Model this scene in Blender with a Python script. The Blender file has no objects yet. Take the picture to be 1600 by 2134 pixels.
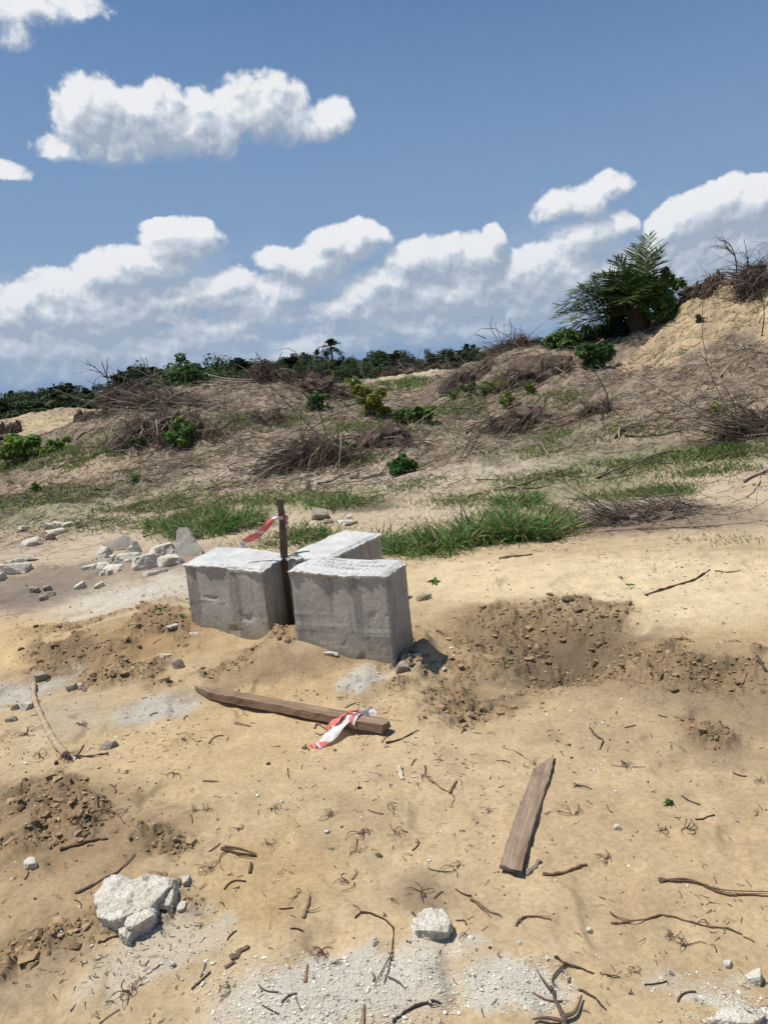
import bpy, bmesh, math, random
import numpy as np
from mathutils import Vector, Matrix, Euler

# ------------------------------------------------------------------ camera, sky, sun, exposure
SC = bpy.context.scene
CAM_H, PITCH, ROLL, VFOV = 1.6, 10.2, 5.0, 69.4
PW, PH = 1600.0, 2134.0
FPX = PH / 2 / math.tan(math.radians(VFOV / 2))
_p, _r = math.radians(PITCH), math.radians(ROLL)
FWD = np.array([0, math.cos(_p), -math.sin(_p)])
_R0 = np.array([1.0, 0, 0]); _U0 = np.cross(_R0, FWD)
RGT = math.cos(_r) * _R0 - math.sin(_r) * _U0
UPV = math.sin(_r) * _R0 + math.cos(_r) * _U0
CAMP = np.array([0, 0, CAM_H])
cd = bpy.data.cameras.new('camera'); cam = bpy.data.objects.new('camera', cd); SC.collection.objects.link(cam)
m = Matrix.Identity(4)
for i in range(3):
    m[i][0] = RGT[i]; m[i][1] = UPV[i]; m[i][2] = -FWD[i]; m[i][3] = CAMP[i]
cam.matrix_world = m
cd.sensor_fit = 'VERTICAL'; cd.sensor_height = 24.0
cd.lens = 12.0 / math.tan(math.radians(VFOV / 2))
cd.clip_start = 0.05; cd.clip_end = 6000
SC.camera = cam
SC.view_settings.view_transform = 'Standard'; SC.view_settings.look = 'None'
SC.view_settings.exposure = 0.0; SC.view_settings.gamma = 1.0
try: SC.view_settings.use_curve_mapping = False
except Exception: pass

SUN_EL = 69.0
SUN_AZ = math.degrees(math.atan2(-0.999, 0.04))     # measured from +Y towards +X
sd = np.array([math.sin(math.radians(SUN_AZ)) * math.cos(math.radians(SUN_EL)),
               math.cos(math.radians(SUN_AZ)) * math.cos(math.radians(SUN_EL)), math.sin(math.radians(SUN_EL))])
ld = bpy.data.lights.new('sun', 'SUN'); ld.energy = 4.7; ld.angle = math.radians(0.53); ld.color = (1.0, 0.955, 0.885)
sun = bpy.data.objects.new('sun', ld); SC.collection.objects.link(sun)
sun.rotation_euler = Vector(sd).to_track_quat('Z', 'Y').to_euler(); sun.location = (0, 0, 30)


class NB:
    """small helper that writes node graphs as expressions"""
    def __init__(s, tree): s.t = tree; s.n = tree.nodes; s.l = tree.links
    def set(s, sock, v):
        if isinstance(v, bpy.types.NodeSocket): s.l.new(v, sock)
        elif v is not None: sock.default_value = v
    def math(s, op, a, b=None, c=None, clamp=False):
        n = s.n.new('ShaderNodeMath'); n.operation = op; n.use_clamp = clamp
        s.set(n.inputs[0], a); s.set(n.inputs[1], b); s.set(n.inputs[2], c); return n.outputs[0]
    def vec(s, op, a, b=None, c=None):
        n = s.n.new('ShaderNodeVectorMath'); n.operation = op
        s.set(n.inputs[0], a); s.set(n.inputs[1], b)
        if c is not None: s.set(n.inputs[2], c)
        return n.outputs['Value'] if op in ('DOT_PRODUCT', 'LENGTH', 'DISTANCE') else n.outputs[0]
    def noise(s, v, scale, detail=4, rough=0.55, lac=2.0, dist=0.0, out='Fac'):
        n = s.n.new('ShaderNodeTexNoise'); s.set(n.inputs['Vector'], v); n.inputs['Scale'].default_value = scale
        n.inputs['Detail'].default_value = detail; n.inputs['Roughness'].default_value = rough
        n.inputs['Lacunarity'].default_value = lac; n.inputs['Distortion'].default_value = dist
        return n.outputs[0] if out == 'Fac' else n.outputs[1]
    def voro(s, v, scale, feature='F1', detail=0, rnd=1.0, out='Distance', smooth=None):
        n = s.n.new('ShaderNodeTexVoronoi'); n.feature = feature; s.set(n.inputs['Vector'], v)
        n.inputs['Scale'].default_value = scale; n.inputs['Randomness'].default_value = rnd
        if 'Detail' in n.inputs: n.inputs['Detail'].default_value = detail
        if smooth is not None: n.inputs['Smoothness'].default_value = smooth
        return n.outputs[out]
    def ramp(s, f, pts, interp='LINEAR'):
        n = s.n.new('ShaderNodeValToRGB'); s.set(n.inputs[0], f); n.color_ramp.interpolation = interp
        e = n.color_ramp.elements
        while len(e) < len(pts): e.new(0.5)
        for k, (p, c) in enumerate(pts):
            e[k].position = p; e[k].color = (c[0], c[1], c[2], 1) if hasattr(c, '__len__') else (c, c, c, 1)
        return n.outputs[0]
    def mix(s, f, a, b, mode='MIX'):
        n = s.n.new('ShaderNodeMix'); n.data_type = 'RGBA'; n.blend_type = mode
        s.set(n.inputs[0], f)
        for i, v in ((6, a), (7, b)):
            if isinstance(v, (tuple, list)) and len(v) == 3: v = (*v, 1)
            s.set(n.inputs[i], v)
        return n.outputs[2]
    def mr(s, v, a, b, c=0.0, d=1.0, kind='LINEAR'):
        n = s.n.new('ShaderNodeMapRange'); n.interpolation_type = kind
        for i, x in enumerate((v, a, b, c, d)): s.set(n.inputs[i], x)
        return n.outputs[0]


def ray(px, py):
    d = FWD * FPX + RGT * (px - PW / 2) + UPV * (PH / 2 - py)
    return d / np.linalg.norm(d)
def azel(px, py):
    d = ray(px, py); return math.degrees(math.atan2(d[0], d[1])), math.degrees(math.asin(d[2]))

# ---- the sky: Nishita daylight with fair-weather cumulus laid out by compass direction and height
w = bpy.data.worlds.new('World'); SC.world = w; w.use_nodes = True
wt = w.node_tree; wt.nodes.clear(); nb = NB(wt)
sky = wt.nodes.new('ShaderNodeTexSky'); sky.sky_type = 'NISHITA'; sky.sun_disc = False
sky.sun_elevation = math.radians(SUN_EL); sky.sun_rotation = math.radians(SUN_AZ)
sky.air_density = 1.0; sky.dust_density = 1.2; sky.ozone_density = 2.5; sky.altitude = 0
tc = wt.nodes.new('ShaderNodeTexCoord')
sep = wt.nodes.new('ShaderNodeSeparateXYZ'); wt.links.new(tc.outputs['Generated'], sep.inputs[0])
azs = nb.math('MULTIPLY', nb.math('ARCTAN2', sep.outputs[0], sep.outputs[1]), 180 / math.pi)
els = nb.math('MULTIPLY', nb.math('ARCSINE', sep.outputs[2]), 180 / math.pi)
comb = wt.nodes.new('ShaderNodeCombineXYZ'); wt.links.new(azs, comb.inputs[0]); wt.links.new(els, comb.inputs[1])
q = comb.outputs[0]
# (px, py, half-width, half-height, weight) of each puff as seen towards the north
PUFFS = [(205, 245, 88, 78, 1), (310, 245, 105, 72, 1), (420, 262, 105, 66, 1), (540, 225, 88, 66, 1), (625, 255, 70, 46, .9), (685, 235, 42, 44, .9), (250, 300, 120, 32, .7),
    (50, 10, 110, 34, .35), (10, 60, 30, 30, .15), (12, 355, 26, 12, .28), (1195, 432, 40, 22, .30), (1255, 397, 36, 15, .22),
    (385, 505, 62, 42, 1), (330, 560, 70, 38, 1), (240, 570, 70, 40, 1), (150, 600, 90, 42, 1), (70, 640, 90, 40, .9), (400, 620, 90, 30, .65), (480, 600, 40, 28, .6), (220, 650, 170, 50, .9), (90, 720, 170, 45, .9), (300, 715, 220, 36, .75), (470, 690, 70, 36, .8),
    (720, 505, 72, 36, 1), (650, 560, 80, 42, 1), (590, 610, 70, 34, .95), (580, 548, 44, 24, .6), (560, 645, 60, 24, .7),
    (885, 545, 74, 44, 1), (810, 590, 80, 36, 1), (985, 540, 60, 44, 1), (1028, 492, 24, 26, .9), (750, 640, 90, 34, .9), (870, 620, 120, 44, .95), (1000, 610, 150, 52, .95), (1110, 575, 90, 46, 1), (840, 672, 180, 24, .7), (1180, 590, 90, 46, .9), (1225, 500, 60, 36, .75), (1285, 470, 32, 26, .8), (1150, 540, 50, 30, .8),
    (1430, 470, 62, 46, 1), (1480, 440, 60, 44, 1), (1560, 420, 62, 52, 1), (1600, 400, 50, 40, 1), (1340, 560, 110, 46, .9), (1420, 545, 120, 52, 1), (1560, 520, 130, 60, 1), (1700, 480, 150, 90, 1), (1850, 560, 160, 60, .9),
    (-140, 640, 130, 60, .9), (-320, 700, 180, 60, .9), (2050, 480, 150, 80, .9), (700, 712, 150, 16, .5), (960, 688, 150, 18, .5), (300, 765, 150, 18, .55), (120, 775, 160, 16, .55), (560, 735, 110, 14, .45), (1120, 650, 130, 20, .6), (620, 660, 60, 16, .5), (350, 470, 30, 16, .5)]
qpuff = None
def cloud_field(v):
    n1 = nb.noise(v, 0.16, 3, 0.5, out='Color')
    wv = nb.vec('MULTIPLY_ADD', nb.vec('SUBTRACT', n1, (0.5, 0.5, 0.5)), (3.4, 2.2, 0), v)
    acc = None
    for (px, py, rx, ry, wgt) in PUFFS:
        a0, e0 = azel(px, py)
        ax = abs(azel(px + rx, py + rx * -0.087)[0] - a0) * 1.12; ey = abs(azel(px, py - ry)[1] - e0) * 1.12
        u = nb.vec('MULTIPLY_ADD', wv, (1 / ax, 1 / ey, 0), (-a0 / ax, -e0 / ey, 0))
        d2 = nb.vec('DOT_PRODUCT', u, u)
        f = nb.math('MULTIPLY_ADD', d2, -wgt, wgt)
        acc = f if acc is None else nb.math('SMOOTH_MAX', acc, f, 0.18)
    return nb.math('MAXIMUM', acc, -1.2)
def cloud_density(v):
    F = cloud_field(v)
    vv = nb.vec('MULTIPLY_ADD', nb.noise(v, 0.7, 2, 0.5, out='Color'), (1.1, 0.9, 0), v)
    n = nb.noise(vv, 0.26, 10, 0.63)
    v1 = nb.voro(vv, 0.36, 'F1', 0); v2 = nb.voro(vv, 0.85, 'F1', 0)
    v3 = nb.voro(vv, 2.1, 'F1', 0)
    bl = nb.math('MULTIPLY_ADD', v3, 0.3, nb.math('MULTIPLY_ADD', v2, 0.5, v1))            # rounded heads
    D = nb.math('MULTIPLY_ADD', nb.math('SUBTRACT', n, 0.5), 2.9, F)
    D = nb.math('MULTIPLY_ADD', nb.math('SUBTRACT', 0.84, bl), 0.62, D)
    return D
bank = nb.mr(els, 8.0, 24.0, 0.80, 0.34)               # the low bank is nearly closed, higher puffs stand apart
D0 = nb.math('ADD', cloud_density(q), bank)
D1 = nb.math('ADD', cloud_density(nb.vec('ADD', q, (-0.5, 1.25, 0))), bank)
soft = nb.mr(D1, 0.0, 1.1, 0.55, 1.40)                  # crisp sunlit heads, ragged soft bases
alpha = nb.mr(D0, -0.10, soft, 0, 1, 'SMOOTHERSTEP')
rim = nb.math('SUBTRACT', D0, D1)                       # thinning towards the sun = sunlit side of a puff
depth = nb.math('MINIMUM', nb.math('MAXIMUM', D1, 0.0), 1.2)
br = nb.math('ADD', nb.math('MULTIPLY_ADD', rim, 0.34, 0.73), nb.math('MULTIPLY', depth, -0.24))
br = nb.math('MULTIPLY_ADD', nb.math('SUBTRACT', nb.noise(q, 0.16, 4, 0.55), 0.5), 0.35, br)
def crumbs(v):
    vv = nb.vec('MULTIPLY_ADD', nb.noise(v, 1.1, 2, 0.5, out='Color'), (0.7, 0.7, 0), v)
    return nb.math('SUBTRACT', nb.noise(vv, 0.75, 6, 0.62), nb.math('MULTIPLY', nb.voro(vv, 0.9, 'F1', 0), 0.45))
cr = nb.math('SUBTRACT', crumbs(q), crumbs(nb.vec('ADD', q, (-0.16, 0.42, 0))))
br = nb.math('MULTIPLY_ADD', cr, 0.75, br)
br = nb.math('MINIMUM', nb.math('MAXIMUM', br, 0.30), 0.97)
low = nb.mr(els, 1.0, 11.0, 1.0, 0.0)
ccol = nb.ramp(br, [(0.30, (0.36, 0.43, 0.53)), (0.50, (0.48, 0.54, 0.62)), (0.70, (0.60, 0.66, 0.74)), (0.97, (0.86, 0.87, 0.89))])
ccol = nb.mix(nb.math('MULTIPLY', low, 0.30), ccol, (0.32, 0.42, 0.58))
alpha = nb.math('MULTIPLY', alpha, nb.mr(els, -1, 5.0, 0.25, 0.97))
skyc = nb.mix(1.0, sky.outputs[0], (0.058, 0.081, 0.096), 'MULTIPLY')
veil = nb.mr(els, 3.0, 34.0, 0.97, 0.0, 'SMOOTHSTEP')
skyc = nb.mix(nb.math('MULTIPLY', veil, nb.mr(nb.noise(q, 0.07, 4, 0.6), 0.3, 0.7, 0.9, 1.0)), skyc, (0.250, 0.365, 0.560))
band = nb.math('MULTIPLY', nb.mr(els, 1.0, 5.0, 0.0, 1.0, 'SMOOTHSTEP'), nb.mr(els, 6.0, 12.0, 1.0, 0.0, 'SMOOTHSTEP'))
thin = nb.mr(nb.noise(nb.vec('MULTIPLY', q, (0.55, 1.5, 1)), 0.17, 7, 0.62), 0.40, 0.72, 0.0, 0.75, 'SMOOTHSTEP')
skyc = nb.mix(nb.math('MULTIPLY', band, thin), skyc, (0.50, 0.58, 0.70))      # the hazy far bank
fin = nb.mix(alpha, skyc, ccol)
bg = wt.nodes.new('ShaderNodeBackground'); wt.links.new(fin, bg.inputs[0]); bg.inputs[1].default_value = 1.0
wo = wt.nodes.new('ShaderNodeOutputWorld'); wt.links.new(bg.outputs[0], wo.inputs[0])
w.cycles.sampling_method = 'MANUAL'; w.cycles.sample_map_resolution = 256
SC.cycles.max_bounces = 4; SC.cycles.diffuse_bounces = 2; SC.cycles.transparent_max_bounces = 4

# ------------------------------------------------------------------ the lie of the land
_rng = np.random.RandomState(7)
_T = _rng.rand(8, 256, 256).astype(np.float32)
def vn(x, y, s=0):
    xi = np.floor(x).astype(int); yi = np.floor(y).astype(int)
    fx = x - xi; fy = y - yi; fx = fx * fx * fx * (fx * (fx * 6 - 15) + 10); fy = fy * fy * fy * (fy * (fy * 6 - 15) + 10)
    T = _T[s % 8]; a = T[xi & 255, yi & 255]; b = T[(xi + 1) & 255, yi & 255]; c = T[xi & 255, (yi + 1) & 255]; d = T[(xi + 1) & 255, (yi + 1) & 255]
    return (a + (b - a) * fx) * (1 - fy) + (c + (d - c) * fx) * fy
def fbm(x, y, f, o=4, g=0.5, s=0):
    r = 0; a = 1; t = 0
    for k in range(o):
        c, sn = math.cos(1.1 * k + s), math.sin(1.1 * k + s)
        r = r + a * (vn((x * c - y * sn) * f + 17.3 * k, (x * sn + y * c) * f + 5.1 * k, k + s) - 0.5); t += a; a *= g; f *= 2.03
    return r / t * 2
def ridg(x, y, f, o=3, s=0):
    r = 0; a = 1; t = 0
    for k in range(o):
        c, sn = math.cos(1.7 * k + s), math.sin(1.7 * k + s)
        r = r + a * (1 - np.abs(2 * vn((x * c - y * sn) * f + 3.3 * k, (x * sn + y * c) * f + 9.1 * k, k + s) - 1)); t += a; a *= 0.5; f *= 2.1
    return r / t
def sst(a, b, x):
    t = np.clip((x - a) / (b - a), 0, 1); return t * t * (3 - 2 * t)

# height of the ground (metres) at distances DS for several bearings (given by photo column at eye level)
DS = [1.0, 7.5, 9.0, 10.0, 11.5, 12.7, 14, 16, 18, 20, 21.5, 24, 28, 34, 45, 60, 90, 140, 300, 4000]
PROF = {
 -700: [0, 0, 0, .0, .05, .1, .1, .2, .2, .3, .3, .3, .3, .2, .2, .2, .2, .2, .0, 0],
 0:    [0, 0, .02, .05, .10, .14, .22, .34, .48, .50, .5, .5, .45, .35, .3, .3, .35, .3, .0, 0],
 200:  [0, 0, .04, .10, .16, .22, .36, .60, 1.0, 1.35, 1.3, .8, .55, .4, .35, .3, .35, .3, .0, 0],
 330:  [0, 0, .06, .16, .26, .34, .48, .95, 1.5, 1.9, 1.7, 1.2, .9, .8, .7, .6, .6, .4, .1, 0],
 450:  [0, 0, .08, .18, .30, .42, .60, .98, 1.35, 1.7, 1.75, 1.5, 1.2, 1.1, 1.0, .9, .8, .5, .2, 0],
 560:  [0, 0, .08, .18, .32, .46, .62, .95, 1.4, 1.8, 1.95, 1.6, 1.3, 1.2, 1.2, 1.1, .9, .6, .2, 0],
 700:  [0, 0, .08, .18, .36, .72, .92, .86, .88, 1.05, 1.2, 1.2, 1.2, 1.3, 1.4, 1.3, 1.0, .7, .3, 0],
 850:  [0, 0, .08, .20, .38, .74, .92, .86, .90, 1.0, 1.1, 1.2, 1.3, 1.45, 1.6, 1.5, 1.1, .8, .3, 0],
 960:  [0, 0, .08, .22, .42, .70, .86, .96, 1.2, 1.5, 1.6, 1.6, 1.5, 1.5, 1.6, 1.5, 1.1, .8, .3, 0],
 1070: [0, 0, .06, .20, .48, .72, .92, 1.3, 1.80, 2.15, 2.05, 1.9, 1.7, 1.6, 1.6, 1.5, 1.1, .8, .3, 0],
 1200: [0, 0, .05, .24, .56, .80, 1.05, 1.4, 1.7, 1.80, 1.75, 1.6, 1.5, 1.6, 1.6, 1.5, 1.1, .8, .3, 0],
 1330: [0, 0, .08, .28, .64, .88, 1.12, 1.45, 1.85, 2.2, 2.25, 2.0, 1.8, 1.8, 1.6, 1.5, 1.1, .8, .3, 0],
 1430: [0, 0, .10, .32, .70, .96, 1.2, 1.58, 2.4, 2.85, 2.75, 2.5, 2.2, 1.8, 1.6, 1.5, 1.1, .8, .3, 0],
 1500: [0, 0, .12, .35, .74, 1.0, 1.24, 1.66, 2.75, 3.15, 2.95, 2.6, 2.3, 1.8, 1.6, 1.5, 1.1, .8, .3, 0],
 1600: [0, 0, .14, .38, .78, 1.05, 1.28, 1.72, 2.75, 3.2, 3.0, 2.7, 2.4, 1.8, 1.6, 1.5, 1.1, .8, .3, 0],
 1800: [0, 0, .14, .38, .78, 1.05, 1.34, 1.9, 2.8, 3.1, 3.1, 2.8, 2.3, 1.8, 1.6, 1.5, 1.1, .8, .3, 0],
 2300: [0, 0, .1, .3, .6, .8, 1.0, 1.2, 1.4, 1.4, 1.4, 1.4, 1.3, 1.2, 1.2, 1.1, 1, .8, .3, 0]}
def azh(px):
    lo, hi = 0, 2134
    for _ in range(40):
        mm = (lo + hi) / 2
        if ray(px, mm)[2] > 0: lo = mm
        else: hi = mm
    d = ray(px, lo); return math.atan2(d[0], d[1])
_ck = sorted(PROF); _caz = np.array([azh(k) for k in _ck]); _lD = np.log(DS)
AZN, LDN = 361, 601
_ga = np.linspace(-1.2, 1.2, AZN); _gl = np.linspace(0, math.log(4000), LDN)
_tab = np.array([np.interp(_gl, _lD, PROF[k]) for k in _ck])
_G = np.array([np.interp(_ga, _caz, _tab[:, j]) for j in range(LDN)]).T
def _blur(A, s, ax):
    r = int(3 * s); k = np.exp(-0.5 * (np.arange(-r, r + 1) / s) ** 2); k /= k.sum()
    P = np.pad(A, [(r, r) if i == ax else (0, 0) for i in range(2)], mode='edge')
    return sum(k[i] * (P[i:i + A.shape[0], :] if ax == 0 else P[:, i:i + A.shape[1]]) for i in range(2 * r + 1))
_G = _blur(_blur(_G, 3.2, 0), 2.6, 1)
def base_h(az, lD):
    a = np.clip((az + 1.2) / 2.4 * (AZN - 1), 0, AZN - 1.001); l = np.clip(lD / _gl[-1] * (LDN - 1), 0, LDN - 1.001)
    i = a.astype(int); j = l.astype(int); fa = a - i; fl = l - j
    z = (_G[i, j] * (1 - fa) + _G[i + 1, j] * fa) * (1 - fl) + (_G[i, j + 1] * (1 - fa) + _G[i + 1, j + 1] * fa) * fl
    return z * (1 - sst(1.2, 2.2, np.abs(az)))
def G0(px, py, z=0.0):
    d = ray(px, py); t = (z - CAM_H) / d[2]; return CAMP + d * t
def nearblob(px, py, rx, ry):
    c = G0(px, py); a = math.atan2(c[0], c[1]); l = math.log(math.hypot(c[0], c[1]))
    c2 = G0(px, py + ry); l2 = math.log(math.hypot(c2[0], c2[1]))
    return a, l, rx / FPX * 0.95, abs(l2 - l)
def bm(b, az, lD, wx=0, wy=0):
    a, l, ra, rl = b; return np.exp(-(((az + wx - a) / ra) ** 2 + ((lD + wy - l) / rl) ** 2))
def plate(b, az, lD, wx=0, wy=0, soft=0.35):          # flat-topped patch with a fairly clear edge
    a, l, ra, rl = b; r = np.sqrt(((az + wx - a) / ra) ** 2 + ((lD + wy - l) / rl) ** 2); return 1 - sst(1 - soft, 1 + soft, r)
# (px, py, rx, ry, metres)
BUMPS = [(1160, 1350, 190, 62, -.24), (1390, 1375, 60, 50, .06), (1010, 1440, 120, 55, -.07), (1100, 1268, 230, 28, .05), (1330, 1330, 60, 60, .04),
    (250, 1335, 190, 50, .10), (330, 1290, 90, 30, .05), (60, 1395, 70, 35, -.04), (30, 1330, 60, 40, .07), (560, 1375, 190, 28, .05), (800, 1400, 110, 26, .045), (872, 1350, 36, 40, .07), (595, 1356, 70, 24, .10), (640, 1394, 80, 24, .085), (600, 1382, 50, 20, .05), (815, 1412, 36, 16, -.03), (455, 1335, 60, 18, .03),
    (1520, 1410, 200, 34, .16), (1320, 1450, 120, 30, .05), (1480, 1540, 120, 25, .03),
    (120, 1700, 150, 50, .06), (320, 1740, 90, 30, .03), (150, 1850, 150, 40, .03), (30, 1800, 120, 60, .03), (640, 1690, 300, 60, .02), (880, 1850, 70, 40, -.012), (330, 1560, 180, 40, .02),
    (720, 2100, 260, 60, .02), (930, 2050, 30, 90, -.025), (1080, 2080, 110, 60, .022), (1540, 2130, 90, 25, .03), (1250, 1650, 250, 60, .012),
    (120, 1230, 200, 25, -.05), (350, 1235, 130, 22, .03), (1300, 1180, 330, 30, .03)]
DUG = [(1110, 1330, 240, 62), (1000, 1440, 150, 60), (1180, 1275, 160, 30), (190, 1345, 130, 55), (330, 1320, 110, 40), (300, 1400, 110, 24), (620, 1365, 240, 30), (840, 1370, 90, 50), (1330, 1410, 170, 50), (1500, 1420, 110, 45), (1500, 1540, 60, 35), (60, 1690, 110, 70), (200, 1720, 150, 50), (330, 1760, 60, 40), (240, 1930, 170, 50), (60, 2000, 90, 50), (470, 1395, 180, 24)]
BUMPS_ = [(nearblob(*b[:4]), b[4]) for b in BUMPS]; DUG_ = [nearblob(*b) for b in DUG]
def polar(x, y): return np.arctan2(x, y), np.log(np.maximum(np.hypot(x, y), 0.2))
def dug(x, y, az=None, lD=None):
    if az is None: az, lD = polar(x, y)
    wx = fbm(x, y, 3.1, 3, s=2) * 0.05; wy = fbm(x, y, 3.3, 3, s=3) * 0.05
    m = 0
    for b in DUG_: m = np.maximum(m, plate(b, az, lD, wx, wy, 0.45))
    return m * sst(-.35, .15, fbm(x, y, 5.0, 3, s=5) + 0.1)
def ruts(x, y):       # faint wheel and foot furrows
    return 0
def H(x, y):
    x = np.asarray(x, float); y = np.asarray(y, float)
    az, lD = polar(x, y); D = np.exp(lD)
    z = base_h(az, lD).copy()
    wx = fbm(x, y, 2.2, 2, s=1) * 0.03; wy = fbm(x, y, 2.4, 2, s=4) * 0.03
    for b, h in BUMPS_: z += h * bm(b, az, lD, wx, wy)
    near = 1 - sst(7.5, 10.0, D)
    z += near * (0.035 * fbm(x, y, 0.7, 3, s=0) + 0.010 * fbm(x, y, 3.2, 3, s=6) + 0.0026 * fbm(x, y, 16, 3, .6, s=3))
    z += near * 0.004 * (ridg(x * 0.5 + y, y - x * .3, 4.0, 2, 2) - 0.5)
    z -= near * .020 * sst(.22, .6, fbm(x, y, 4.6, 2, s=5)); z += near * .008 * sst(.2, .6, fbm(x, y, 6.5, 3, s=0))
    dg = dug(x, y, az, lD)
    z += near * dg * (0.065 * (ridg(x, y, 5.5, 3, 1) - 0.5) + 0.034 * (ridg(x, y, 17, 3, 5) - .55) + 0.018 * (ridg(x, y, 41, 2, 3) - .5) + 0.03 * fbm(x, y, 11, 4, .6, s=7))
    rough = sst(8.5, 12.5, D) * (1 - sst(60, 160, D))
    amp = 0.15 + 0.20 * sst(12, 20, D)
    z += rough * (amp * fbm(x, y, 0.55, 4, .55, s=2) + 0.16 * (ridg(x, y, 1.1, 3, 3) - .5) + 0.07 * (ridg(x, y, 4.5, 3, 6) - .5) + .05 * fbm(x, y, 7, 3, .6, s=4))
    mid = sst(7.5, 9.5, D) * (1 - sst(11, 13, D))
    z += mid * 0.02 * fbm(x, y, 3, 3, s=1)
    # erosion gullies down the big sand mound
    mm = np.exp(-(((x - 7.9) / 3.8) ** 2 + ((y - 16.6) / 2.4) ** 2))
    z += mm * 0.26 * (ridg(x * 1.0, y * 0.45, 1.8, 4, 2) - 0.5) + mm * .14 * fbm(x, y, 2.5, 4, .6, s=5)
    z += 1.0 * np.exp(-(((x + 26) / 4.5) ** 2 + ((y - 63) / 4) ** 2)) + 0.6 * np.exp(-(((x + 37) / 7) ** 2 + ((y - 66) / 4) ** 2))
    return z
def hz(x, y): return float(H(np.array([x]), np.array([y]))[0])
_ts = np.exp(np.linspace(math.log(1.2), math.log(260), 700))
def P(px, py):
    """point of the ground under a direction of view"""
    d = ray(px, py); X = CAMP[None] + d[None] * _ts[:, None]; below = X[:, 2] < H(X[:, 0], X[:, 1])
    if not below.any(): i = len(_ts) - 1
    else: i = int(np.argmax(below))
    t0, t1 = _ts[max(i - 1, 0)], _ts[i]
    tt = np.linspace(t0, t1, 20); X = CAMP[None] + d[None] * tt[:, None]; b = X[:, 2] < H(X[:, 0], X[:, 1])
    j = int(np.argmax(b)) if b.any() else 19
    p = X[j]; return np.array([p[0], p[1], hz(p[0], p[1])])
def PD(px, dist, py=None):
    """ground point on the bearing of a photo column at a given distance"""
    a = azh(px); x, y = dist * math.sin(a), dist * math.cos(a); return np.array([x, y, hz(x, y)])
def mpp(p): return float(np.linalg.norm(np.asarray(p) - CAMP)) / FPX     # metres per photo pixel

# ------------------------------------------------------------------ object helpers
def link(o): SC.collection.objects.link(o); return o
def tag(o, label=None, cat=None, group=None, kind=None):
    if label: o['label'] = label
    if cat: o['category'] = cat
    if group: o['group'] = group
    if kind: o['kind'] = kind
    return o
def empty(name, loc, rz=0.0):
    o = bpy.data.objects.new(name, None); o.location = loc; o.rotation_euler = (0, 0, rz); o.empty_display_size = 0.2; return link(o)
def mesh_np(name, V, F, mats, parent=None, loc=None, smooth=False, mat_idx=None, col=None):
    """V (n,3); F list of arrays (m,k) with equal k each"""
    me = bpy.data.meshes.new(name)
    if not isinstance(F, list): F = [F]
    F = [np.asarray(f, dtype=np.int32) for f in F if len(f)]
    V = np.asarray(V, dtype=np.float32)
    me.vertices.add(len(V)); me.vertices.foreach_set('co', V.ravel())
    tot = sum(f.size for f in F); nf = sum(len(f) for f in F)
    me.loops.add(tot); me.loops.foreach_set('vertex_index', np.concatenate([f.ravel() for f in F]))
    ls = []; st = 0
    for f in F:
        k = f.shape[1]; ls.append(st + np.arange(len(f)) * k); st += f.size
    me.polygons.add(nf); me.polygons.foreach_set('loop_start', np.concatenate(ls).astype(np.int32))
    if mat_idx is not None: me.polygons.foreach_set('material_index', np.asarray(mat_idx, dtype=np.int32))
    me.update(calc_edges=True)
    me.polygons.foreach_set('use_smooth', np.full(nf, bool(smooth)))
    if col is not None:
        a = me.color_attributes.new('Col', 'FLOAT_COLOR', 'POINT'); c = np.ones((len(V), 4), np.float32); c[:, :3] = col
        a.data.foreach_set('color', c.ravel())
    for mt in (mats if isinstance(mats, (list, tuple)) else [mats]): me.materials.append(mt)
    o = bpy.data.objects.new(name, me); link(o)
    if parent is not None: o.parent = parent
    if loc is not None: o.location = loc
    return o
class Geo:
    """collects pieces of ONE object's mesh"""
    def __init__(s): s.V = []; s.Q = []; s.T = []; s.C = []; s.n = 0
    def add(s, V, Q=None, T=None, c=None):
        V = np.asarray(V, float).reshape(-1, 3)
        if Q is not None and len(Q): s.Q.append(np.asarray(Q, int) + s.n)
        if T is not None and len(T): s.T.append(np.asarray(T, int) + s.n)
        s.C.append(np.broadcast_to(np.asarray(c if c is not None else (1, 1, 1), float), V.shape)); s.V.append(V); s.n += len(V)
    def build(s, name, mat, parent=None, loc=None, smooth=False):
        F = []
        if s.Q: F.append(np.concatenate(s.Q))
        if s.T: F.append(np.concatenate(s.T))
        return mesh_np(name, np.concatenate(s.V), F, mat, parent, loc, smooth, col=np.concatenate(s.C))
def frames(Pt):
    d = np.gradient(Pt, axis=0); d /= np.linalg.norm(d, axis=1, keepdims=True) + 1e-9
    r = np.array([0, 0, 1.0]); r = r if abs(d[0, 2]) < .9 else np.array([1.0, 0, 0])
    a = np.cross(d, r); a /= np.linalg.norm(a, axis=1, keepdims=True) + 1e-9; b = np.cross(a, d); return d, a, b
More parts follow.
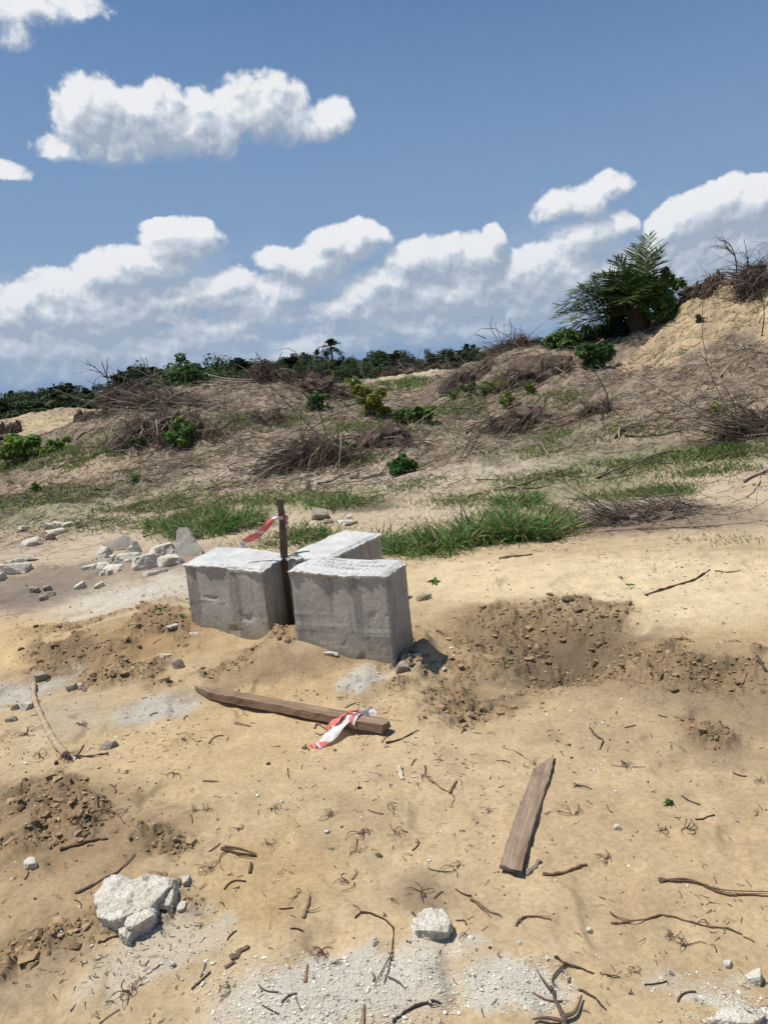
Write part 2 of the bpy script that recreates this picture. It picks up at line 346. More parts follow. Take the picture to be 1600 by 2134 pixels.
def tube(g, Pt, R, n=6, c=None, cap=True, squash=1.0):
    Pt = np.asarray(Pt, float); k = len(Pt); R = np.broadcast_to(np.asarray(R, float), (k,)); d, a, b = frames(Pt)
    th = np.arange(n) * 2 * math.pi / n
    V = Pt[:, None] + R[:, None, None] * (np.cos(th)[None, :, None] * a[:, None] + squash * np.sin(th)[None, :, None] * b[:, None])
    V = V.reshape(-1, 3); i = np.arange(k - 1)[:, None] * n + np.arange(n)[None]; j = np.arange(k - 1)[:, None] * n + (np.arange(n) + 1)[None] % n
    Q = np.stack([i, j, j + n, i + n], -1).reshape(-1, 4); T = None
    if cap:
        V = np.concatenate([V, Pt[:1], Pt[-1:]]); m_ = k * n; T = []
        for t in range(n): T += [[(t + 1) % n, t, m_], [(k - 1) * n + t, (k - 1) * n + (t + 1) % n, m_ + 1]]
    g.add(V, Q, T, c)
def sticks(g, P0, Dir, L, R, bend=0.1, seg=3, rs=None, cols=None, taper=0.5, sag=0.0):
    """many thin three-sided sticks at once"""
    N = len(P0); rs = rs or np.random.RandomState(1)
    P0 = np.asarray(P0, float); Dir = np.asarray(Dir, float); Dir = Dir / (np.linalg.norm(Dir, axis=1, keepdims=True) + 1e-9)
    L = np.broadcast_to(L, (N,)); R = np.broadcast_to(R, (N,))
    s = rs.normal(size=(N, 3)); s -= (s * Dir).sum(1, keepdims=True) * Dir; s /= np.linalg.norm(s, axis=1, keepdims=True) + 1e-9
    s2 = np.cross(Dir, s); t = np.linspace(0, 1, seg + 1); bd = rs.normal(size=(N,)) * bend
    ctr = P0[:, None] + Dir[:, None] * (t[None, :, None] * L[:, None, None]) + s[:, None] * ((4 * t * (1 - t))[None, :, None] * (bd * L)[:, None, None])
    ctr[:, :, 2] -= (t ** 2)[None] * (sag * L)[:, None]
    rad = (1 - (1 - taper) * t)[None] * R[:, None]
    th = np.arange(3) * 2 * math.pi / 3
    V = ctr[:, :, None] + rad[:, :, None, None] * (np.cos(th)[None, None, :, None] * s[:, None, None] + np.sin(th)[None, None, :, None] * s2[:, None, None])
    Vn = (seg + 1) * 3; q = []
    for k in range(seg):
        for a in range(3): q.append([k * 3 + a, k * 3 + (a + 1) % 3, (k + 1) * 3 + (a + 1) % 3, (k + 1) * 3 + a])
    Q = (np.array(q)[None] + (np.arange(N) * Vn)[:, None, None]).reshape(-1, 4)
    c = None if cols is None else np.repeat(cols, Vn, axis=0)
    g.add(V.reshape(-1, 3), Q, None, c)
def blades(g, P0, Dir, L, W, droop, rs, cols, seg=3, side=None):
    """grass blades / leaflets: tapering strips that droop"""
    N = len(P0); P0 = np.asarray(P0, float); Dir = Dir / (np.linalg.norm(Dir, axis=1, keepdims=True) + 1e-9)
    L = np.broadcast_to(L, (N,)); W = np.broadcast_to(W, (N,)); droop = np.broadcast_to(droop, (N,))
    if side is None:
        side = np.cross(Dir, rs.normal(size=(N, 3)))
    side = side / (np.linalg.norm(side, axis=1, keepdims=True) + 1e-9)
    t = np.linspace(0, 1, seg + 1)
    hd = Dir.copy(); hd[:, 2] = 0; hd /= np.linalg.norm(hd, axis=1, keepdims=True) + 1e-9
    C = P0[:, None] + Dir[:, None] * (t[None, :, None] * L[:, None, None])
    C[:, :, 2] -= (t ** 2)[None] * (droop * L)[:, None]; C += hd[:, None] * ((t ** 2)[None, :, None] * (droop * L * 0.35)[:, None, None])
    wd = np.sin(np.clip(t * 0.86 + 0.14, 0, 1) * math.pi) ** 0.7; wd[-1] = 0.03
    A = C - side[:, None] * (wd[None, :, None] * W[:, None, None] / 2); B = C + side[:, None] * (wd[None, :, None] * W[:, None, None] / 2)
    V = np.stack([A, B], 2).reshape(-1, 3); Vn = (seg + 1) * 2
    q = np.array([[2 * k, 2 * k + 1, 2 * k + 3, 2 * k + 2] for k in range(seg)])
    Q = (q[None] + (np.arange(N) * Vn)[:, None, None]).reshape(-1, 4)
    g.add(V, Q, None, np.repeat(cols, Vn, axis=0))
def leaves(g, C, Nrm, L, W, rs, cols):
    """broad leaves: folded six-point shapes"""
    N = len(C); Nrm = Nrm / (np.linalg.norm(Nrm, axis=1, keepdims=True) + 1e-9)
    a = np.cross(Nrm, rs.normal(size=(N, 3))); a /= np.linalg.norm(a, axis=1, keepdims=True) + 1e-9; b = np.cross(Nrm, a)
    L = np.broadcast_to(L, (N,))[:, None]; W = np.broadcast_to(W, (N,))[:, None]
    pts = [C - a * L / 2, C - a * L * .12 - b * W / 2 + Nrm * W * .15, C + a * L * .22 - b * W * .38 + Nrm * W * .1, C + a * L / 2 - Nrm * L * .12, C + a * L * .22 + b * W * .38 + Nrm * W * .1, C - a * L * .12 + b * W / 2 + Nrm * W * .15]
    V = np.stack(pts, 1).reshape(-1, 3)
    q = np.array([[0, 1, 2, 3], [0, 3, 4, 5]]); Q = (q[None] + (np.arange(N) * 6)[:, None, None]).reshape(-1, 4)
    g.add(V, Q, None, np.repeat(cols, 6, axis=0))
def jit(rs, N, base, v=0.25, hue=0.08):
    base = np.asarray(base, float); f = 1 + v * rs.normal(size=(N, 1)); c = base[None] * np.clip(f, .35, 2.0) * (1 + hue * rs.normal(size=(N, 3))); return np.clip(c, 0.003, 1)
def mat(name, fn, rough=0.9):
    mt = bpy.data.materials.new(name); mt.use_nodes = True; t = mt.node_tree; t.nodes.clear(); b = NB(t)
    o = t.nodes.new('ShaderNodeOutputMaterial'); bs = t.nodes.new('ShaderNodeBsdfPrincipled'); t.links.new(bs.outputs[0], o.inputs[0])
    bs.inputs['Roughness'].default_value = rough; bs.inputs['Specular IOR Level'].default_value = 0.25
    fn(b, bs); return mt
def attr(b, nm='Col'):
    n = b.n.new('ShaderNodeAttribute'); n.attribute_name = nm; return n.outputs['Color']
def bump(b, bs, h, strength, dist):
    n = b.n.new('ShaderNodeBump'); n.inputs['Strength'].default_value = strength; n.inputs['Distance'].default_value = dist; b.set(n.inputs['Height'], h); b.l.new(n.outputs[0], bs.inputs['Normal'])
def objv(b):
    return b.n.new('ShaderNodeTexCoord').outputs['Object']
def posv(b):
    return b.n.new('ShaderNodeNewGeometry').outputs['Position']

# ------------------------------------------------------------------ ground sheet
def _ground_mat(b, bs):
    p = posv(b); c = attr(b); msk = b.n.new('ShaderNodeAttribute'); msk.attribute_name = 'Grit'; grit = msk.outputs['Fac']
    n1 = b.noise(p, 55, 5, 0.7); n2 = b.noise(p, 7, 5, 0.6); n3 = b.noise(p, 420, 2, 0.6)
    c = b.mix(1.0, c, b.ramp(n1, [(0.25, (0.72, 0.70, 0.68)), (0.5, (1, 1, 1)), (0.75, (1.20, 1.22, 1.24))]), 'MULTIPLY')
    c = b.mix(1.0, c, b.ramp(n2, [(0.3, (0.86, 0.84, 0.82)), (0.7, (1.1, 1.1, 1.1))]), 'MULTIPLY')
    c = b.mix(1.0, c, b.ramp(n3, [(0.3, (0.80, 0.80, 0.80)), (0.7, (1.16, 1.16, 1.16))]), 'MULTIPLY')
    # pale quartz and shell specks, dark humus specks
    v1 = b.voro(p, 160); s1 = b.mr(v1, 0.10, 0.16, 1, 0); k1 = b.mr(b.noise(p, 30, 2, .5), 0.50, 0.62, 0, 1)
    c = b.mix(b.math('MULTIPLY', b.math('MULTIPLY', s1, k1), 0.85), c, (0.62, 0.58, 0.50))
    v2 = b.voro(b.vec('ADD', p, (3.7, 1.1, 0)), 95); s2 = b.mr(v2, 0.08, 0.15, 1, 0); k2 = b.mr(b.noise(p, 19, 2, .5), 0.52, 0.6, 0, 1)
    c = b.mix(b.math('MULTIPLY', b.math('MULTIPLY', s2, k2), 0.8), c, (0.075, 0.05, 0.035))
    v3 = b.voro(p, 210); 
    c = b.mix(b.math('MULTIPLY', grit, b.mr(v3, 0.1, 0.45, 0.9, 0.1)), c, (0.64, 0.60, 0.52))
    b.l.new(c, bs.inputs['Base Color'])
    h = b.math('ADD', b.math('MULTIPLY', n1, 1.0), b.math('MULTIPLY', n3, 0.35))
    h = b.math('MULTIPLY_ADD', b.math('MULTIPLY', grit, b.math('SUBTRACT', 0.6, v3)), 1.6, h)
    h = b.math('MULTIPLY_ADD', s1, 0.4, h)
    bump(b, bs, h, 0.55, 0.006)
M_ground = mat('sand_and_soil', _ground_mat, 0.95)

def blobs_polar(px, py, rx, ry):
    c = P(px, py); a = math.atan2(c[0], c[1]); l = math.log(math.hypot(c[0], c[1]))
    u = P(px, py - ry); d_ = P(px, py + ry); lu = math.log(math.hypot(u[0], u[1])); ldn = math.log(math.hypot(d_[0], d_[1]))
    return a, l, rx / FPX * 0.95, max(min(abs(lu - ldn) / 2, 0.6), 0.012)
SAND = (0.44, 0.33, 0.19)
def ground_colour(x, y):
    az, lD = polar(x, y); D = np.exp(lD)
    col = np.tile(np.array(SAND), (len(x), 1)); grit = np.zeros(len(x))
    def lay(mask, c, k=1.0):
        m_ = (np.clip(mask, 0, 1) * k)[:, None]; col[:] = col * (1 - m_) + np.array(c)[None] * m_
    f1 = fbm(x, y, 0.9, 4, .55, s=3); f2 = fbm(x, y, 4.0, 4, .6, s=1); f3 = fbm(x, y, 14, 3, .6, s=6)
    lay(sst(0.0, 0.5, f1), (0.48, 0.36, 0.215), .7); lay(sst(0.0, .55, -f1), (0.36, 0.245, 0.125), .5)
    lay(sst(.1, .6, f2), (0.31, 0.225, 0.135), .5); lay(sst(.1, .5, fbm(x, y, 1.9, 5, .65, s=7)), (0.30, 0.215, 0.125), .4)
    # farther: pale pinkish sand, then litter-brown slopes
    pale = sst(5.6, 9.0, D + 0.7 * f1)
    lay(pale, (0.46, 0.37, 0.265), .85)
    br = sst(8.2, 12.5, D + 1.6 * f1 + 1.0 * f2)
    lay(br, (0.215, 0.165, 0.118), .88)
    lay(br * sst(-.1, .45, f2 + .5 * f3), (0.125, 0.092, 0.065), .65)
    lay(br * sst(.2, .6, -f2 + .4 * f1), (0.38, 0.30, 0.215), .6)
    lay(sst(30, 60, D), (0.24, 0.19, 0.13), .6)
    lay(sst(90, 200, D), (0.06, 0.08, 0.03), .9)
    wx = f2 * 0.022 + f1 * .02; wy = f2 * 0.03 + f3 * .02
    for (px, py, rx, ry, c, k) in PATCH:
        b = blobs_polar(px, py, rx, ry); lay(plate(b, az, lD, wx, wy, 0.5), c, k)
    dg = dug(x, y, az, lD) * (1 - sst(7, 9, D))
    lay(dg, (0.25, 0.17, 0.092), .75); lay(dg * sst(0, .5, f3 + f2), (0.155, 0.110, 0.066), .65)
    for q_ in ((1190, 1345, 150, 42, .75), (1030, 1440, 70, 30, .5), (150, 1365, 60, 22, .5), (90, 1690, 90, 40, .5), (60, 1960, 60, 30, .4)):
        lay(plate(nearblob(*q_[:4]), az, lD, wx, wy, .6), (0.135, 0.097, 0.062), q_[4])       # damp freshly turned soil
    # pale ground dust of broken concrete
    for (px, py, rx, ry, k) in GRIT:
        b = nearblob(px, py, rx, ry); m_ = plate(b, az, lD, f2 * .05 + f3 * .03, f2 * .05 + f3 * .03, 0.35) * k
        grit = np.maximum(grit, m_)
    lay(grit, (0.53, 0.49, 0.41), .85)
    return np.clip(col, 0.01, 0.9), grit
PATCH = [(1350, 1220, 420, 75, (0.60, 0.48, 0.30), .9), (1000, 1200, 180, 40, (0.60, 0.47, 0.29), .8), (60, 1330, 110, 50, (0.55, 0.40, 0.20), .7), (500, 1530, 330, 90, (0.52, 0.38, 0.20), .5),
    (1180, 1340, 180, 56, (0.15, 0.108, 0.07), .85), (1010, 1310, 110, 45, (0.22, 0.15, 0.09), .7), (1010, 1460, 120, 45, (0.27, 0.18, 0.10), .6), (1330, 1420, 150, 50, (0.24, 0.17, 0.10), .6), (1500, 1450, 150, 70, (0.235, 0.175, 0.11), .75), (1500, 1540, 60, 40, (0.20, 0.155, 0.10), .6), (1400, 1520, 230, 60, (0.33, 0.24, 0.14), .5),
    (190, 1355, 120, 50, (0.33, 0.205, 0.09), .75), (330, 1330, 100, 45, (0.30, 0.19, 0.09), .7), (620, 1385, 250, 32, (0.26, 0.175, 0.10), .75), (620, 1440, 220, 26, (0.40, 0.27, 0.13), .5),
    (80, 1700, 190, 85, (0.235, 0.155, 0.085), .75), (240, 1740, 170, 60, (0.26, 0.175, 0.10), .65), (100, 1880, 200, 80, (0.31, 0.21, 0.115), .6), (60, 2010, 130, 60, (0.27, 0.20, 0.13), .55), (560, 1830, 170, 90, (0.41, 0.28, 0.13), .55), (900, 1860, 80, 45, (0.24, 0.175, 0.11), .75), (740, 1750, 130, 60, (0.34, 0.25, 0.15), .4), (1400, 1760, 300, 130, (0.44, 0.32, 0.18), .5), (930, 2040, 26, 70, (0.30, 0.2, 0.10), .8),
    (60, 1215, 150, 30, (0.19, 0.15, 0.115), .8), (240, 1185, 220, 26, (0.24, 0.19, 0.14), .7), (380, 1180, 110, 18, (0.24, 0.17, 0.125), .7), (90, 1250, 120, 22, (0.19, 0.15, 0.12), .8), (400, 1110, 60, 12, (0.23, 0.17, 0.13), .6), (300, 1240, 160, 26, (0.52, 0.47, 0.39), .6),
    (330, 1475, 90, 28, (0.34, 0.32, 0.28), .8), (60, 1435, 110, 24, (0.36, 0.33, 0.29), .75), (130, 1500, 80, 40, (0.38, 0.33, 0.27), .45), (760, 1420, 45, 18, (0.34, 0.33, 0.30), .75),
    (760, 1055, 80, 14, (0.13, 0.11, 0.075), .85), (1300, 1090, 300, 26, (0.19, 0.145, 0.11), .75), (1150, 1060, 150, 20, (0.22, 0.19, 0.13), .5), (920, 1065, 110, 22, (0.46, 0.37, 0.27), .7), (400, 1015, 440, 22, (0.46, 0.375, 0.28), .8), (150, 985, 130, 22, (0.44, 0.335, 0.22), .7), (560, 965, 150, 26, (0.42, 0.34, 0.26), .7), (1000, 985, 240, 24, (0.46, 0.38, 0.29), .75), (1300, 960, 160, 14, (0.42, 0.35, 0.27), .65), (480, 925, 130, 14, (0.34, 0.27, 0.2), .6), (700, 1000, 200, 14, (0.46, 0.38, 0.29), .6),
    (100, 1050, 240, 22, (0.20, 0.20, 0.10), .6), (600, 1050, 200, 22, (0.22, 0.21, 0.11), .5), (1200, 1010, 160, 30, (0.17, 0.17, 0.09), .6), (1380, 950, 240, 26, (0.14, 0.155, 0.07), .6), (1100, 930, 150, 30, (0.17, 0.16, 0.10), .5),
    (150, 870, 150, 14, (0.56, 0.44, 0.26), .9), (850, 787, 70, 7, (0.5, 0.40, 0.26), .8)]
GRIT = [(700, 2080, 290, 85, 1), (330, 2000, 150, 55, .45), (900, 1990, 130, 24, .6), (1070, 2070, 130, 60, .95), (1540, 2120, 130, 30, .95), (1450, 2070, 110, 30, .35), (330, 1230, 200, 24, .5), (760, 1420, 40, 14, .7), (860, 1390, 40, 20, .2), (40, 1440, 70, 16, .4), (330, 1470, 80, 22, .35), (650, 2134, 200, 30, 1)]

def build_ground():
    azf = np.radians(np.arange(-34, 34.001, 0.078)); azs_ = np.radians(np.concatenate([np.arange(-180, -70, 5), np.arange(-70, -34, 0.6)]))
    az = np.concatenate([azs_, azf, -azs_[::-1]]); az = az[:-1]
    l1 = np.arange(math.log(1.15), math.log(34), 0.0044); l2 = np.arange(math.log(34) + .008, math.log(160), 0.011); l3 = np.linspace(math.log(165), math.log(4000), 30)
    l0 = np.log(np.array([0.05, .3, .6, .85, 1.0, 1.08])); L = np.concatenate([l0, l1, l2, l3]); R = np.exp(L)
    A, RR = np.meshgrid(az, R, indexing='ij'); X = (RR * np.sin(A)).ravel(); Y = (RR * np.cos(A)).ravel(); Z = H(X, Y)
    nA, nR = len(az), len(R); i = np.arange(nA)[:, None]; j = np.arange(nR - 1)[None]; i2 = (i + 1) % nA
    Q = np.stack([i * nR + j, i * nR + j + 1, i2 * nR + j + 1, i2 * nR + j], -1).reshape(-1, 4)
    col, grit = ground_colour(X, Y)
    # the cut sand face of the big mound
    A_, Dm = np.arctan2(X, Y), np.hypot(X, Y); fm = fbm(X, Y, 1.0, 4, .6, s=2)
    k = sst(15.1, 15.7, Dm + 1.3 * fm) * (1 - sst(20.5, 23, Dm)) * sst(azh(1275), azh(1330), A_ + .03 * fm) * (1 - sst(azh(1640), azh(1800), A_)) * .95
    sandc = np.array([0.43, 0.325, 0.195]) * (1 + .38 * fbm(X, Y, 2.2, 4, .6, s=1))[:, None]; col = col * (1 - k[:, None]) + sandc * k[:, None]
    ml = np.clip(np.exp(-(((X + 26) / 4.5) ** 2 + ((Y - 62) / 4) ** 2)) * 1.3 + .5 * fbm(X, Y, .5, 4, .6, s=2), 0, 1)[:, None]; k2 = sst(.45, .9, ml) * .6; col = col * (1 - k2) + np.array([.30, .225, .145]) * k2; dkp = (sst(45, 55, Dm) * (1 - sst(90, 110, Dm)) * sst(.0, .4, fbm(X, Y, .35, 4, .6, s=5)) * .6)[:, None]; col = col * (1 - dkp) + np.array([.15, .115, .08]) * dkp
    o = mesh_np('ground', np.stack([X, Y, Z], 1), Q, M_ground, smooth=True, col=col)
    a = o.data.attributes.new('Grit', 'FLOAT', 'POINT'); a.data.foreach_set('value', grit.astype(np.float32))
    tag(o, kind='structure'); return o
build_ground()

# ------------------------------------------------------------------ materials
from mathutils import noise as mn
def _conc(b, bs, c1=(0.48, 0.445, 0.385), c2=(0.34, 0.315, 0.27), sp=9):
    v = objv(b); n = b.noise(v, 5, 6, .65); n2 = b.noise(v, 60, 3, .6)
    st = b.noise(b.vec('MULTIPLY', v, (9, 9, 1.2)), 1.6, 4, .6)
    c = b.mix(b.mr(n, .35, .7), c1, c2); c = b.mix(b.math('MULTIPLY', b.mr(st, .50, .64), .55), c, (0.17, 0.155, 0.135)); zz = b.n.new('ShaderNodeSeparateXYZ'); b.l.new(v, zz.inputs[0]); low = b.mr(b.math('MULTIPLY_ADD', b.noise(v, 6, 4, .6), .25, zz.outputs[2]), .10, .30, .75, 0); c = b.mix(low, c, (0.26, 0.20, 0.13))
    c = b.mix(1.0, c, b.ramp(n2, [(.3, (.78, .78, .78)), (.7, (1.15, 1.15, 1.15))]), 'MULTIPLY')
    pores = b.mr(b.voro(v, 30), .06, .14, 1, 0); pores = b.math('MULTIPLY', pores, b.mr(b.noise(v, 11, 2), .5, .6))
    c = b.mix(b.math('MULTIPLY', pores, .8), c, (0.05, 0.045, 0.04)); b.l.new(c, bs.inputs['Base Color'])
    bump(b, bs, b.math('SUBTRACT', b.math('ADD', b.math('MULTIPLY', n2, .35), b.math('MULTIPLY', n, .4)), pores), .4, .004)
M_conc = mat('rough_concrete', _conc)
def _cap(b, bs):
    v = objv(b); n = b.noise(v, 4.5, 5, .6); n2 = b.noise(v, 70, 4, .65)
    c = b.mix(b.mr(n, .42, .72), (0.59, 0.58, 0.545), (0.40, 0.395, 0.37)); c = b.mix(1.0, c, b.ramp(n2, [(.3, (.82, .82, .82)), (.65, (1.1, 1.1, 1.1))]), 'MULTIPLY')
    b.l.new(c, bs.inputs['Base Color']); bump(b, bs, b.math('ADD', n, b.math('MULTIPLY', n2, .5)), .5, .005)
M_cap = mat('white_cement_skim', _cap)
def _frag(b, bs):
    v = objv(b); n = b.noise(v, 14, 6, .65); n2 = b.noise(v, 130, 3, .65)
    c = b.mix(b.mr(n, .4, .7), (0.66, 0.61, 0.51), (0.44, 0.385, 0.30)); c = b.mix(1.0, c, b.ramp(n2, [(.3, (.72, .72, .72)), (.65, (1.12, 1.12, 1.12))]), 'MULTIPLY')
    sp = b.mr(b.voro(v, 70), .10, .2, 1, 0); sp = b.math('MULTIPLY', sp, b.mr(b.noise(v, 20, 2), .5, .62)); c = b.mix(b.math('MULTIPLY', sp, .7), c, (0.12, 0.10, 0.08))
    b.l.new(c, bs.inputs['Base Color']); bump(b, bs, b.math('ADD', n, b.math('MULTIPLY', n2, .8)), .8, .008)
M_frag = mat('broken_pale_concrete', _frag)
M_lump = mat('grey_cement_lump', lambda b, bs: _conc(b, bs, (0.46, 0.425, 0.365), (0.31, 0.285, 0.24)))
def _wood(b, bs, a1, a2, sc=(4, 60, 60)):
    v = objv(b); g = b.noise(b.vec('MULTIPLY', v, sc), 1.0, 6, .65, dist=.4); n = b.noise(v, 9, 4, .6)
    c = b.mix(b.mr(g, .35, .68), a1, a2); c = b.mix(b.math('MULTIPLY', b.mr(n, .5, .72), .45), c, tuple(x * .5 for x in a1)); b.l.new(c, bs.inputs['Base Color']); bump(b, bs, g, .6, .004)
M_plank = mat('weathered_brown_timber', lambda b, bs: _wood(b, bs, (0.19, 0.118, 0.072), (0.33, 0.235, 0.155)))
M_plank2 = mat('weathered_grey_timber', lambda b, bs: _wood(b, bs, (0.18, 0.115, 0.075), (0.35, 0.265, 0.185)))
M_post = mat('dark_timber', lambda b, bs: _wood(b, bs, (0.10, 0.065, 0.045), (0.17, 0.12, 0.085), (60, 60, 4)))
def _vc(rough=.85, trans=0.0, nz=30, bd=0.0):
    def f(b, bs):
        c = attr(b); n = b.noise(posv(b), nz, 3, .6); c = b.mix(1.0, c, b.ramp(n, [(.3, (.75, .75, .75)), (.7, (1.2, 1.2, 1.2))]), 'MULTIPLY'); b.l.new(c, bs.inputs['Base Color']); bs.inputs['Roughness'].default_value = rough
        if bd: bump(b, bs, n, .6, bd)
        if trans:
            tr = b.n.new('ShaderNodeBsdfTranslucent'); b.l.new(c, tr.inputs[0]); mx = b.n.new('ShaderNodeMixShader'); mx.inputs[0].default_value = trans
            out = [n_ for n_ in b.n if n_.type == 'OUTPUT_MATERIAL'][0]; b.l.new(bs.outputs[0], mx.inputs[1]); b.l.new(tr.outputs[0], mx.inputs[2]); b.l.new(mx.outputs[0], out.inputs[0])
    return f
M_leaf = mat('green_leaf', _vc(.55, .25, 3)); M_palm = mat('palm_leaflet', _vc(.5, .15, 3)); M_grass = mat('grass_blade', _vc(.6, .3, 8))
M_stick = mat('dry_plant_matter', _vc(.9, 0, 40)); M_bark = mat('bark', _vc(.9, 0, 25, .01)); M_clod = mat('soil_clod', _vc(.95, 0, 60, .004)); M_tape = mat('plastic_tape', _vc(.4, .3, 20, .002))
M_far = mat('distant_leaf', _vc(.7, .1, .5))

# ------------------------------------------------------------------ three concrete blocks and the stake
def quadp(c, s, t): return (c[0] * (1 - s) + c[1] * s) * (1 - t) + (c[3] * (1 - s) + c[2] * s) * t
def at_z(px, py, z):
    d = ray(px, py); return CAMP + d * ((z - CAM_H) / d[2])
def concrete_block(tops, ztop, spread, label, seed, over=1.0):
    T = [at_z(a, b, ztop) for a, b in tops]; C = np.mean(T, axis=0); base = np.array([C[0], C[1], hz(C[0], C[1])])
    root = empty('concrete_block', base); tag(root, label, 'concrete block', 'concrete blocks cast round the stake')
    zb = base[2] - .22
    Bt = [np.array([C[0] + (p[0] - C[0]) * spread, C[1] + (p[1] - C[1]) * spread, zb]) for p in T]
    # body
    bmh = bmesh.new(); vb = [bmh.verts.new(p - base) for p in Bt]; vt = [bmh.verts.new(p - base - np.array([0, 0, .012])) for p in T]
    bmh.faces.new(vb[::-1]); bmh.faces.new(vt)
    for i in range(4): bmh.faces.new([vb[i], vb[(i + 1) % 4], vt[(i + 1) % 4], vt[i]])
    bmesh.ops.recalc_face_normals(bmh, faces=bmh.faces)
    bmesh.ops.bevel(bmh, geom=[e for e in bmh.edges], offset=.010, segments=2, affect='EDGES', profile=.5)
    for _ in range(5): bmesh.ops.subdivide_edges(bmh, edges=[e for e in bmh.edges if e.calc_length() > .02], cuts=1, use_grid_fill=True)
    bmh.normal_update(); offs = []
    for v in bmh.verts:
        p = v.co + Vector((seed * 3.1, 0, 0)); hgt = v.co.z / (ztop - base[2])
        d = .0035 * mn.fractal(p * 2.2, 1, 2, 2) + .0007 * mn.fractal(p * 38, 1, 2, 2)
        d += .010 * max(0, mn.noise(Vector((p.x * 3, p.y * 3, p.z * 14))) - .1) * (1 if hgt < .5 else .0)          # pour line and honeycombing
        if hgt < .55: d -= .012 * max(0, mn.noise(p * 11) - .25) * 2
        offs.append(v.normal * d)
    for v, o_ in zip(bmh.verts, offs): v.co += o_
    me = bpy.data.meshes.new('body'); bmh.to_mesh(me); bmh.free(); me.materials.append(M_conc)
    body = link(bpy.data.objects.new('body', me)); body.parent = root
    # skim cap with a ragged overhang
    rs = np.random.RandomState(seed); nu, nv = 110, 80; g = Geo(); Tb = [p - base for p in T]
    ctr = np.mean(Tb, axis=0); ss, tt = np.meshgrid(np.linspace(0, 1, nu), np.linspace(0, 1, nv), indexing='ij')
    Pm = (Tb[0] * (1 - ss[..., None]) + Tb[1] * ss[..., None]) * (1 - tt[..., None]) + (Tb[3] * (1 - ss[..., None]) + Tb[2] * ss[..., None]) * tt[..., None]
    X, Y = Pm[..., 0] + seed * 7, Pm[..., 1]
    edge = np.minimum(np.minimum(ss, 1 - ss) * 1.6, np.minimum(tt, 1 - tt))
    Pm[..., 2] += .022 * fbm(X, Y, 3.0, 3, s=seed % 6) + .003 * fbm(X, Y, 22, 3, .6, s=2) - .012 * (1 - sst(0, .10, edge)) + .006 * fbm(X, Y, 45, 2, s=4) * (1 - sst(0, .12, edge))
    # ring of border vertices
    ring = [(i, 0) for i in range(nu)] + [(nu - 1, j) for j in range(1, nv)] + [(i, nv - 1) for i in range(nu - 2, -1, -1)] + [(0, j) for j in range(nv - 2, 0, -1)]
    Rg = np.array([Pm[i, j] for i, j in ring]); n_ = len(ring); tan = np.roll(Rg, -1, 0) - np.roll(Rg, 1, 0); out = np.stack([tan[:, 1], -tan[:, 0], 0 * tan[:, 0]], 1); out /= np.linalg.norm(out, axis=1, keepdims=True)
    if np.mean(((Rg - ctr) * out).sum(1)) < 0: out = -out
    ar = np.arange(n_) * .0055
    rag = np.clip(.45 + 1.1 * fbm(ar, ar * 0 + seed, 6, 3, .8, s=seed % 5) + .55 * fbm(ar, ar * 0 + seed, 17, 4, .75, s=1), 0.02, 2)
    O = (.003 + .019 * rag * over)[:, None] * out; dz = np.zeros((n_, 3)); dz[:, 2] = -(.005 + .015 * np.clip(fbm(ar, ar * 0 + 3 + seed, 11, 5, .8, s=3) + .45, 0, 1.5))
    ins = -out * .03
    r1 = Rg + O * 1.0 + dz * .5; r2 = Rg + O * .75 + dz * 1.5; r3 = Rg + ins * .1 + dz * 1.6; r4 = Rg + ins + dz
    V = np.concatenate([Pm.reshape(-1, 3), r1, r2, r3, r4]); N0 = nu * nv
    i = np.arange(nu - 1)[:, None] * nv + np.arange(nv - 1)[None]; Q = [np.stack([i, i + nv, i + nv + 1, i + 1], -1).reshape(-1, 4)]
    prev = np.array([a * nv + b for a, b in ring])
    for k in range(4):
        cur = N0 + k * n_ + np.arange(n_); Q.append(np.stack([prev, cur, np.roll(cur, -1), np.roll(prev, -1)], -1)); prev = cur
    g.add(V, np.concatenate(Q)); capo = g.build('cap', M_cap, root, smooth=False)
    return root, Tb, base
blkL = concrete_block([(384, 1172), (545, 1183), (598, 1150), (452, 1137)], .50, 1.03, 'left concrete block with a plain ragged-edged white top beside the stake', 2, 1.15)
blkB = concrete_block([(597, 1155), (684, 1162), (793, 1108), (719, 1102)], .52, 1.02, 'narrow concrete block farthest back behind the stake, white sloping top', 4, .8)
blkR = concrete_block([(604, 1188), (803, 1193), (845, 1166), (662, 1155)], .565, 1.04, 'right concrete block with words scratched into its wet-set white top', 1, 1.0)
